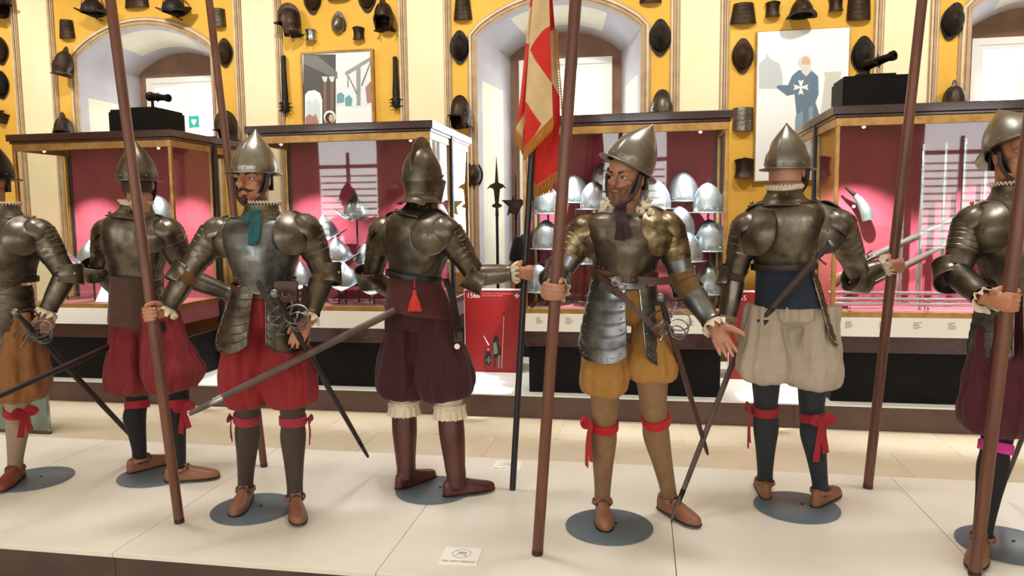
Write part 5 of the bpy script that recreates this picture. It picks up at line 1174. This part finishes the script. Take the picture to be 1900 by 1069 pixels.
# ------------------------------------------------------------------ gun case contents
def barrel(a, b, r0, r1, label, parts=()):
    a, b = V(a), V(b); rt = thing('gun_barrel', label, 'gun barrel', a, 'gun barrels in the pink-lit case', world=True); d = (b-a).normalized(); L = (b-a).length
    obj('tube', MB().limb([a, a+d*L*.3, a+d*L*.95, b], [r0, r0*.92, r1, r1], 8, 2), 'steel_bright', rt, sharp=30)
    obj('muzzle', MB().limb([b-d*.03, b-d*.02, b], [r1*1.2, r1*1.3, r1*1.25], 12, 2), 'steel_bright', rt); return rt
for px, pt, od in ((1678, 285, 'first'), (1714, 272, 'second'), (1756, 270, 'third'), (1792, 261, 'fourth'), (1832, 256, 'fifth')):
    a = onY(px+1, 540, 6.37); b = onY(px, pt, 6.37); barrel((b.x, 6.37, Z_G0+.0), b, .020, .015, od+' upright polished gun barrel counting from the powder horn')
for (ax, ay), (bx_, by_), Y, lb in (((1600, 482), (1830, 380), 6.22, 'upper slanting musket with polished barrel across the pink case'), ((1612, 524), (1830, 418), 6.12, 'lower slanting musket with polished barrel across the pink case')):
    a, b = onY(ax, ay, Y), onY(bx_, by_, Y); rt = thing('musket', lb, 'musket', a, world=True); d = (b-a).normalized()
    obj('barrel', MB().limb([a, b], [.020, .017], 8, 4), 'steel_bright', rt, sharp=30)
    obj('stock', MB().limb([a+d*.45-V((0, 0, .022)), a-V((0, 0, .024)), a-d*.10-V((0, 0, .04)), a-d*.18-V((0, 0, .06)), a-d*.24-V((0, 0, .085))], [.014, .020, .024, .040, .048], 14, 4, mod=lambda t, q: 1-.35*abs(math.sin(q))), 'wood_stock', rt)
    obj('lock', MB().limb([a+d*.02-V((0, .02, .02)), a+d*.10-V((0, .022, .015))], [.014, .010], 10).limb([a+d*.05-V((0, .024, .01)), a+d*.03-V((0, .026, -.03)), a+d*.07-V((0, .026, -.045))], .005, 8), 'steel_black', rt)
    for q in (.10, .5):
        pq = a+d*q; obj('support', MB().limb([(pq.x, Y+.02, pq.z-.03), (pq.x, CYD-.012, pq.z-.03)], .004, 6), 'black_iron', rt)
for i, (py, Y) in enumerate(((543, 6.10), (555, 5.99), (564, 5.93))):
    a, b = onY(1556, py, Y), onY(1840, py+7, Y); barrel((1.43, Y, a.z), (2.9, Y, a.z), .016, .014, ('highest', 'middle', 'lowest')[i]+' of three long level polished barrels in the pink case')
    for x_ in (1.55, 2.1, 2.7):
        sr = thing('barrel_rest', 'small black rest under the level gun barrels', 'rest', (x_, Y, Z_G0-.012), 'black rests in the pink case'); hz = a.z-Z_G0-.004
        obj('fork', MB().limb([(0, 0, .004), (0, 0, max(.01, hz-.018)), (0, -.012, hz-.010)], .0035, 6).limb([(0, 0, max(.01, hz-.018)), (0, .012, hz-.010)], .0035, 6), 'black_iron', sr); obj('foot', MB().lathe([(0, 0), (.016, 0), (.014, .005), (0, .005)], 12), 'black_iron', sr)
hp = [onY(*q, 6.36) for q in ((1574, 353), (1586, 362), (1597, 375), (1606, 392), (1611, 408))]
r = thing('powder_horn', 'curved grey powder horn with dark nozzle on the pink backing', 'powder horn', hp[-1], world=True)
obj('horn', MB().limb(hp[1:], [.020, .034, .044, .046], 18, 5, mod=lambda t, a: 1-.2*abs(math.sin(a))), 'horn', r); obj('nozzle', MB().limb([hp[1], hp[0], hp[0]-V((.03, 0, -.03))], [.018, .010, .006], 12, 3), 'steel_black', r)
obj('tag', MB().lathe([(0, 0), (.012, 0), (.012, .002), (0, .002)], 12, frame(V((1, 0, 0)), V((0, -1, 0)), onY(1584, 383, 6.33))), 'tag_white', r); obj('glass_shelf', MB().box((-.02, 0, 0), (.3, .05, .006), M.Translation(hp[-1]+V((-.1, .02, -.05)))), 'case_glass', r, smooth=False)
# ------------------------------------------------------------------ red information boards
def board(x0, x1, Y, zt, label, year, lines, fig=True):
    r = thing('information_board', label, 'sign', ((x0+x1)/2, Y, QZ), 'red boards between the cases', world=True); zb = QZ
    obj('panel', MB().box((x0, Y, zb), (x1, Y+.03, zt-.012)), 'red_board', r, smooth=False); obj('white_edge', MB().box((x0-.006, Y-.002, zt-.012), (x1+.002, Y+.034, zt)).box((x0-.006, Y-.001, zb), (x0, Y+.032, zt-.012)), 'print_white', r, smooth=False)
    RX = M.Rotation(PI/2, 4, 'X'); w_ = x1-x0
    text('year_text', year, (x0+.018*w_/.5, Y-.001, zt-.082), .062, 'print_white', r, RX)
    for i, (t, mt_) in enumerate(lines): text('caption_text', t, (x0+.155*w_/.5, Y-.001, zt-.047-.019*i-(.018 if i > 1 else 0)), .0168, mt_, r, RX)
    cxx, czz = x1-.030, zt-.060; obj('eight_point_cross', MB().prism([(x, Y-.001, 2*czz-z) for x, z in star(cxx, czz, .026)], (0, .001, 0)), 'print_white', r, smooth=False)
    if fig:
        def pp(pts, mt_, lay, nm='printed_soldier'):
            P = [onY(x, y, Y) for x, y in pts]; obj(nm, MB().prism([(p.x, Y-.0006*lay, p.z) for p in P], (0, .0005, 0)), mt_, r, smooth=False)
        pp([(934.3, 583), (935.6, 583), (931.5, 684), (930.3, 684)], 'print_pink', 1, 'printed_pike')
        pp([(934, 578), (936.5, 580), (935.5, 586), (933.8, 586)], 'print_dark', 2, 'printed_pike')
        pp([(916, 628), (918, 622), (922, 622), (927, 631), (923, 633), (929, 645), (930, 656), (927, 664), (916, 664), (913, 640)], 'print_dark', 2)
        pp([(915, 637), (921, 635), (924, 655), (916, 658)], 'print_grey', 3); pp([(917, 660), (919, 660), (919, 682), (917, 682)], 'print_dark', 3); pp([(924, 660), (928, 660), (927, 682), (924, 684)], 'print_grey', 3)
        pp([(903, 650), (906, 645), (909, 650), (911, 662), (909, 678), (903, 678), (900, 664)], 'print_dark', 4); pp([(904, 647), (908, 647), (907.5, 651), (904.5, 651)], 'print_pink', 5)
        pp([(907+5.6*math.cos(t*PI/10), 668+9*math.sin(t*PI/10)) for t in range(20)], 'print_dark', 6, 'printed_shield'); pp([(x*.42+907, y*.62+668) for x, y in [(q[0], q[1]) for q in star(0, 0, 12)]], 'print_grey', 7, 'printed_shield')
        pp([(897, 623), (898, 623), (908, 640), (906, 641)], 'print_white', 4, 'printed_sword'); pp([(898, 650), (899, 650), (899.5, 682), (898.5, 682)], 'print_dark', 4, 'printed_sword')
    return r
a = onY(862, 540, 6.57); b = onY(965, 540, 6.57)
board(a.x, b.x, 6.57, .962, 'red board dated 1566 with a printed soldier and shield bearer', '1566', (('Il-Gran Mastru de Valletta jqieghed l-ewwel', 'print_pink'), ('gebla tal-belt il-gdida Valletta', 'print_pink'), ('Grand Master de Valletta lays the foundation', 'print_faint'), ('stone for the new city Valletta', 'print_faint')))
a = onY(1354, 540, 6.55); board(a.x, a.x+.5, 6.55, .962, 'red board dated 1565 mostly hidden behind the grey-breeched mannequin', '1565', (), False)
# ------------------------------------------------------------------ do-not-touch plates
def notouch(corner_px, label):
    P = [onZ(*q, PZ) for q in corner_px]; c = sum(P, V())/4; ux = (P[1]-P[0]); w_ = ux.length; ux.normalize()
    r = thing('notice_plate', label, 'sign', (c.x, c.y, PZ), 'do not touch plates on the platform', (0, 0, math.atan2(ux.y, ux.x))); h = .158
    obj('plate', MB().box((-w_/2, -h/2, 0), (w_/2, h/2, .005)), 'label_white', r, smooth=False, bevel=.001)
    cy_ = .018
    obj('prohibition_ring', MB().rings([[V((math.cos(2*PI*i/40)*q, cy_+math.sin(2*PI*i/40)*q, z)) for q, z in ((.038, .0052), (.0405, .0052), (.0405, .0056), (.038, .0056))] for i in range(40)], closed=True), 'print_grey', r, smooth=False)
    obj('prohibition_bar', MB().box((-.038, -.001, .0052), (.038, .001, .0057), M.Translation((0, cy_, 0)) @ M.Rotation(R(-48), 4, 'Z')), 'print_grey', r, smooth=False)
    m = MB()
    for i in range(4): m.tube([(-.012+i*.008, cy_-.008+.003*i, .0054), (-.010+i*.008, cy_+.016-.003*abs(i-1.2), .0054), (-.004+i*.008, cy_+.016-.003*abs(i-1.2), .0054), (-.004+i*.008, cy_-.006, .0054)], .0008, 5)
    m.tube([(-.013, cy_-.004, .0054), (-.022, cy_-.012, .0054), (-.022, cy_-.024, .0054)], .0008, 5); m.tube([(.020, cy_-.006, .0054), (.014, cy_-.020, .0054)], .0008, 5)
    obj('hand_symbol', m, 'print_dark', r)
    text('notice_text', 'DO NOT TOUCH', (0, -.060, .0052), .0165, 'print_dark', r, M.Scale(1.08, 4, (1, 0, 0)), align='CENTER')
notouch(((827, 1016), (895, 1019), (884, 1053), (814, 1046)), 'white do not touch plate by the front edge of the platform')
notouch(((919, 855), (969, 857), (965, 877), (913, 874)), 'white do not touch plate behind the foot of the banner staff')
# ------------------------------------------------------------------ green glass panel standing on the floor
b = onZ(92, 806, 0); a = onZ(-60, 800, 0)
r = thing('glass_panel', 'greenish glossy panel standing on the floor behind the beige stocking', 'panel', ((a.x+b.x)/2, b.y, 0)); w_ = (b.x-a.x)/2
obj('panel', MB().box((-w_, 0, .006), (w_, .012, .86)), 'green_panel', r, smooth=False, bevel=.002); obj('bottom_rail', MB().box((-w_-.004, -.008, 0), (w_+.004, .020, .022)), 'steel_dark', r, smooth=False); obj('edge_strip', MB().box((w_-.006, -.003, .02), (w_+.004, .015, .866)), 'steel_bright', r, smooth=False)
# ------------------------------------------------------------------ polearms in the niche
def polearm(px, ptip, pcross, psock, Y, label, kind):
    t, c_, s_ = onY(px, ptip, Y), onY(px, pcross, Y), onY(px, psock, Y); r = thing(kind, label, 'polearm', (t.x, Y, 0), 'polearms in the niche'); 
    obj('shaft', MB().limb([(0, 0, 0), (0, 0, s_.z)], .016, 12), 'dark_staff', r)
    hb = (c_.z-s_.z)
    def pl(pts, th, nm):
        obj(nm, MB().prism([(x, -th/2, z) for x, z in pts], (0, th, 0)), 'rust_iron', r, smooth=False, bevel=.002)
    if kind == 'partisan':
        pl([(-.012, s_.z), (-.05, s_.z+.01), (-.055, s_.z+.03), (-.02, s_.z+.05), (-.035, c_.z-.03), (-.07, c_.z-.01), (-.11, c_.z-.03), (-.07, c_.z+.02), (-.02, c_.z+.04), (0, t.z), (.02, c_.z+.04), (.07, c_.z+.02), (.11, c_.z-.03), (.07, c_.z-.01), (.035, c_.z-.03), (.02, s_.z+.05), (.055, s_.z+.03), (.05, s_.z+.01), (.012, s_.z)], .008, 'blade')
    else:
        pl([(.012, s_.z-.05), (-.06, s_.z-.02), (-.10, s_.z-.05), (-.08, s_.z+.05), (-.16, s_.z+.12), (-.05, s_.z+.12), (-.03, s_.z+.17), (-.012, s_.z+.12), (-.008, t.z-.05), (0, t.z), (.008, t.z-.05), (.012, s_.z+.12), (.05, s_.z+.13), (.10, s_.z+.10), (.06, s_.z+.05)], .008, 'axe_blade')
    obj('socket', MB().limb([(0, 0, s_.z-.09), (0, 0, s_.z+.03)], [.020, .014], 10), 'rust_iron', r); obj('butt_shoe', MB().limb([(0, 0, 0), (0, 0, .06)], [.012, .018], 10), 'rust_iron', r)
polearm(921, 287, 346, 386, 7.75, 'partisan with long narrow blade standing in the niche by the boots mannequin', 'partisan')
polearm(957, 318, 360, 392, 7.80, 'halberd with spiked axe head standing beside the partisan', 'halberd')
# ------------------------------------------------------------------ the banner
b, t = PK['S']; d = (t-b).normalized()
r = thing('banner', 'red and cream checked banner with gold fringe on a black staff', 'banner', (b.x, b.y, PZ), world=True)
obj('staff', MB().limb([b+V((0, 0, .001)), t], [.0165, .0165], 16, 8), 'dark_staff', r); obj('finial', MB().limb([t, t+d*.04, t+d*.10, t+d*.22], [.018, .03, .025, .002], 14, 4), 'brass', r)
S_ = 140/394
def zp(x, y, Y): return onY(940+x*S_, y*S_, Y)
def pl_at(pl_, y):
    if y <= pl_[0][1]: return pl_[0][0]
    for (xa, ya), (xb, yb) in zip(pl_[:-1], pl_[1:]):
        if y <= yb: return xa+(xb-xa)*(y-ya)/(yb-ya)
    return pl_[-1][0]
def inpoly(x, y, P):
    c_ = False; j = len(P)-1
    for i in range(len(P)):
        if (P[i][1] > y) != (P[j][1] > y) and x < (P[j][0]-P[i][0])*(y-P[i][1])/(P[j][1]-P[i][1])+P[i][0]: c_ = not c_
        j = i
    return c_
FOLDS = [  # left edge, right edge, bottom y at left/right, depth, bulge, red areas
    ([(128, -420), (122, 0), (100, 225), (65, 560), (50, 680)], [(140, -420), (145, 0), (125, 225), (110, 440), (104, 560), (98, 740)], 682, 772, 3.70, .020, [[(90, 225), (140, 228), (120, 480), (100, 560), (88, 600), (58, 650), (40, 690)], [(100, -60), (150, -60), (150, 20), (130, 35), (110, 45)], [(85, 690), (110, 560), (112, 790), (85, 790)]]),
    ([(138, -420), (135, 0), (118, 225), (104, 440), (96, 560), (92, 775)], [(215, -420), (222, 0), (226, 130), (236, 430), (242, 620), (240, 670)], 778, 618, 3.655, .030, [[(240, 125), (190, 158), (160, 195), (135, 235), (123, 262), (150, 315), (250, 455)], [(90, 520), (108, 540), (140, 592), (182, 648), (150, 700), (80, 800)], [(80, -220), (260, -220), (260, -120), (80, -90)]]),
    ([(210, -420), (216, 0), (222, 130), (228, 300), (234, 430), (236, 620), (150, 800)], [(236, -420), (240, 0), (252, 150), (266, 330), (278, 500), (280, 620), (262, 900)], 985, 905, 3.725, -.018, [[(200, -60), (260, -60), (256, 140), (244, 152), (226, 168), (210, 190)], [(225, 415), (250, 455), (280, 512), (300, 700), (290, 1050), (120, 1050), (120, 760)]]),
    ([(128, 640), (120, 760), (135, 850), (145, 960)], [(250, 640), (250, 760), (240, 905), (236, 930)], 968, 945, 3.765, .012, [[(0, 0), (400, 0), (400, 1100), (0, 1100)]])]
m = MB(); fr_edges = []
for le, re_, bl_, brr, Y, bul, reds in FOLDS:
    nu, nv = 44, 240; y0 = le[0][1]; base = len(m.v)
    for k_ in (0, 1):
        for j in range(nv+1):
            for i in range(nu+1):
                u = i/nu; ye = bl_+(brr-bl_)*u; y = y0+(ye-y0)*j/nv; x = pl_at(le, y)+(pl_at(re_, y)-pl_at(le, y))*u
                m.v.append(zp(x, y, Y-bul*math.sin(PI*u)-.006*math.sin(5*u+y*.012)+k_*.0025))
    K = (nu+1)*(nv+1)
    for j in range(nv):
        for i in range(nu):
            u = (i+.5)/nu; ye = bl_+(brr-bl_)*u; y = y0+(ye-y0)*(j+.5)/nv; x = pl_at(le, y)+(pl_at(re_, y)-pl_at(le, y))*u
            mi = 1 if any(inpoly(x, y, P_) for P_ in reds) else 0; a_ = base+j*(nu+1)+i; q = (a_, a_+1, a_+nu+2, a_+nu+1)
            m.f += [q, tuple(K+z for z in reversed(q))]; m.mi += [mi, mi]
    fr_edges.append((le, re_, bl_, brr, Y, bul))
cl = obj('flag_cloth', m, ['flag_cream', 'flag_red'], r, sharp=80)
mf = MB()
for fi, (le, re_, bl_, brr, Y, bul) in enumerate(fr_edges):
    n = (14, 40, 16, 34)[fi]; ln = (60, 62, 45, 62)[fi]; pts = []
    for i in range(n+1):
        u = i/n; ye = bl_+(brr-bl_)*u; x = pl_at(le, ye)+(pl_at(re_, ye)-pl_at(le, ye))*u; Yq = Y-bul*math.sin(PI*u)-.005
        p0 = zp(x, ye-6, Yq); p1 = zp(x+1.5*math.sin(i*2.1), ye+ln*.5, Yq-.004); p2 = zp(x-2+3*math.sin(i*1.7), ye+ln, Yq-.002); mf.tube([p0, p1, p2], [.0022, .0034, .0024], 5); pts.append(p0)
    obj('fringe_heading', MB().tube(pts, .005, 6), 'fringe_gold', r)
for i in range(30):
    y = 150+i*14; x = pl_at(FOLDS[2][1], y); p0 = zp(x, y, 3.735); mf.tube([p0, zp(x+10, y+16, 3.74), zp(x+8, y+40, 3.742)], [.002, .0034, .0024], 5)
fg = obj('fringe_threads', mf, 'fringe_gold', r); fg['kind'] = 'stuff'
# ------------------------------------------------------------------ visitor half hidden behind the banner
vY = 7.55
def q_(x, y, dy=0): return onY(x, y, vY+dy)
ctr = q_(995, 430); vx = ctr.x; r = thing('person', 'person in a black T-shirt mostly hidden behind the banner staff', 'person', (vx, vY, 0), world=True)
def w3(x, y, z): return V((vx+x, vY+y, z))
bd = MB().join(HEAD, frame(V((.6, -.8, 0)), V((0, 0, 1)), w3(.0, 0, 1.62)))
bd.limb([w3(0, 0, 1.46), w3(0, 0, 1.40), w3(0, 0, 1.2), w3(0, 0, 1.0), w3(0, 0, .88)], [.055, .12, .13, .12, .12], 18, 3)
aL = [w3(-.17, 0, 1.38), w3(-.215, .0, 1.24), w3(-.235, .01, 1.12), w3(-.24, -.04, .98), w3(-.235, -.09, .86)]; aR = [w3(.17, 0, 1.38), w3(.21, 0, 1.24), w3(.22, .01, 1.12), w3(.22, -.04, .98), w3(.22, -.08, .86)]
for A in (aL, aR): bd.limb(A, [.052, .047, .040, .036, .026], 14, 4)
bd.join(HANDS['relaxed'], hand_frame(aR[-1], V((0, -.2, -1)), V((0, -1, .1)))); bd.join(HANDS['relaxed'], hand_frame(aL[-1], V((0, -.2, -1)), V((0, -1, .1)), True) @ MIR, True)
for sx in (-.09, .09): bd.limb([w3(sx, 0, .9), w3(sx, 0, .5), w3(sx, .01, .1)], [.08, .055, .04], 12, 3)
obj('body', bd, 'skin', r, sharp=80)
ts = MB().limb([w3(0, 0, 1.47), w3(0, 0, 1.40), w3(0, 0, 1.22), w3(0, 0, 1.02), w3(0, 0, .86)], [.075, .150, .155, .140, .150], 28, 4, mod=lambda t, a: 1+.18*abs(math.sin(a)) if t > .1 else 1, ref=V((0, 1, 0)))
for A in (aL, aR): ts.limb([A[0]-(A[1]-A[0])*.2, A[0], A[1], A[2]+(A[1]-A[2])*.35], [.06, .068, .062, .062], 18, 4)
obj('t_shirt', remeshed(ts, .010, 2), 'black_shirt', r, sharp=80)
tr = MB()
for sx in (-.09, .09): tr.limb([w3(sx, 0, .95), w3(sx, 0, .7), w3(sx, 0, .45), w3(sx, 0, .06)], [.11, .095, .07, .062], 18, 4)
obj('trousers', remeshed(tr, .012, 2), 'cloth_navy', r, sharp=80)
for sx in (-.09, .09): obj('shoe', MB().limb([w3(sx, .06, .035), w3(sx, 0, .045), w3(sx, -.10, .035), w3(sx, -.17, .025)], [.03, .042, .042, .02], 14, 4, mod=lambda t, a: 1-.25*abs(math.cos(a)), ref=V((0, 0, 1))), 'leather_dark', r)
obj('hair', MB().ell((-.02, 0, .05), (.108, .086, .085), frame(V((.6, -.8, 0)), V((0, 0, 1)), w3(.0, 0, 1.62)), 20, 12), 'hair_dark', r)
for o in list(bpy.data.objects):
    if 'wl' in o: del o['wl']
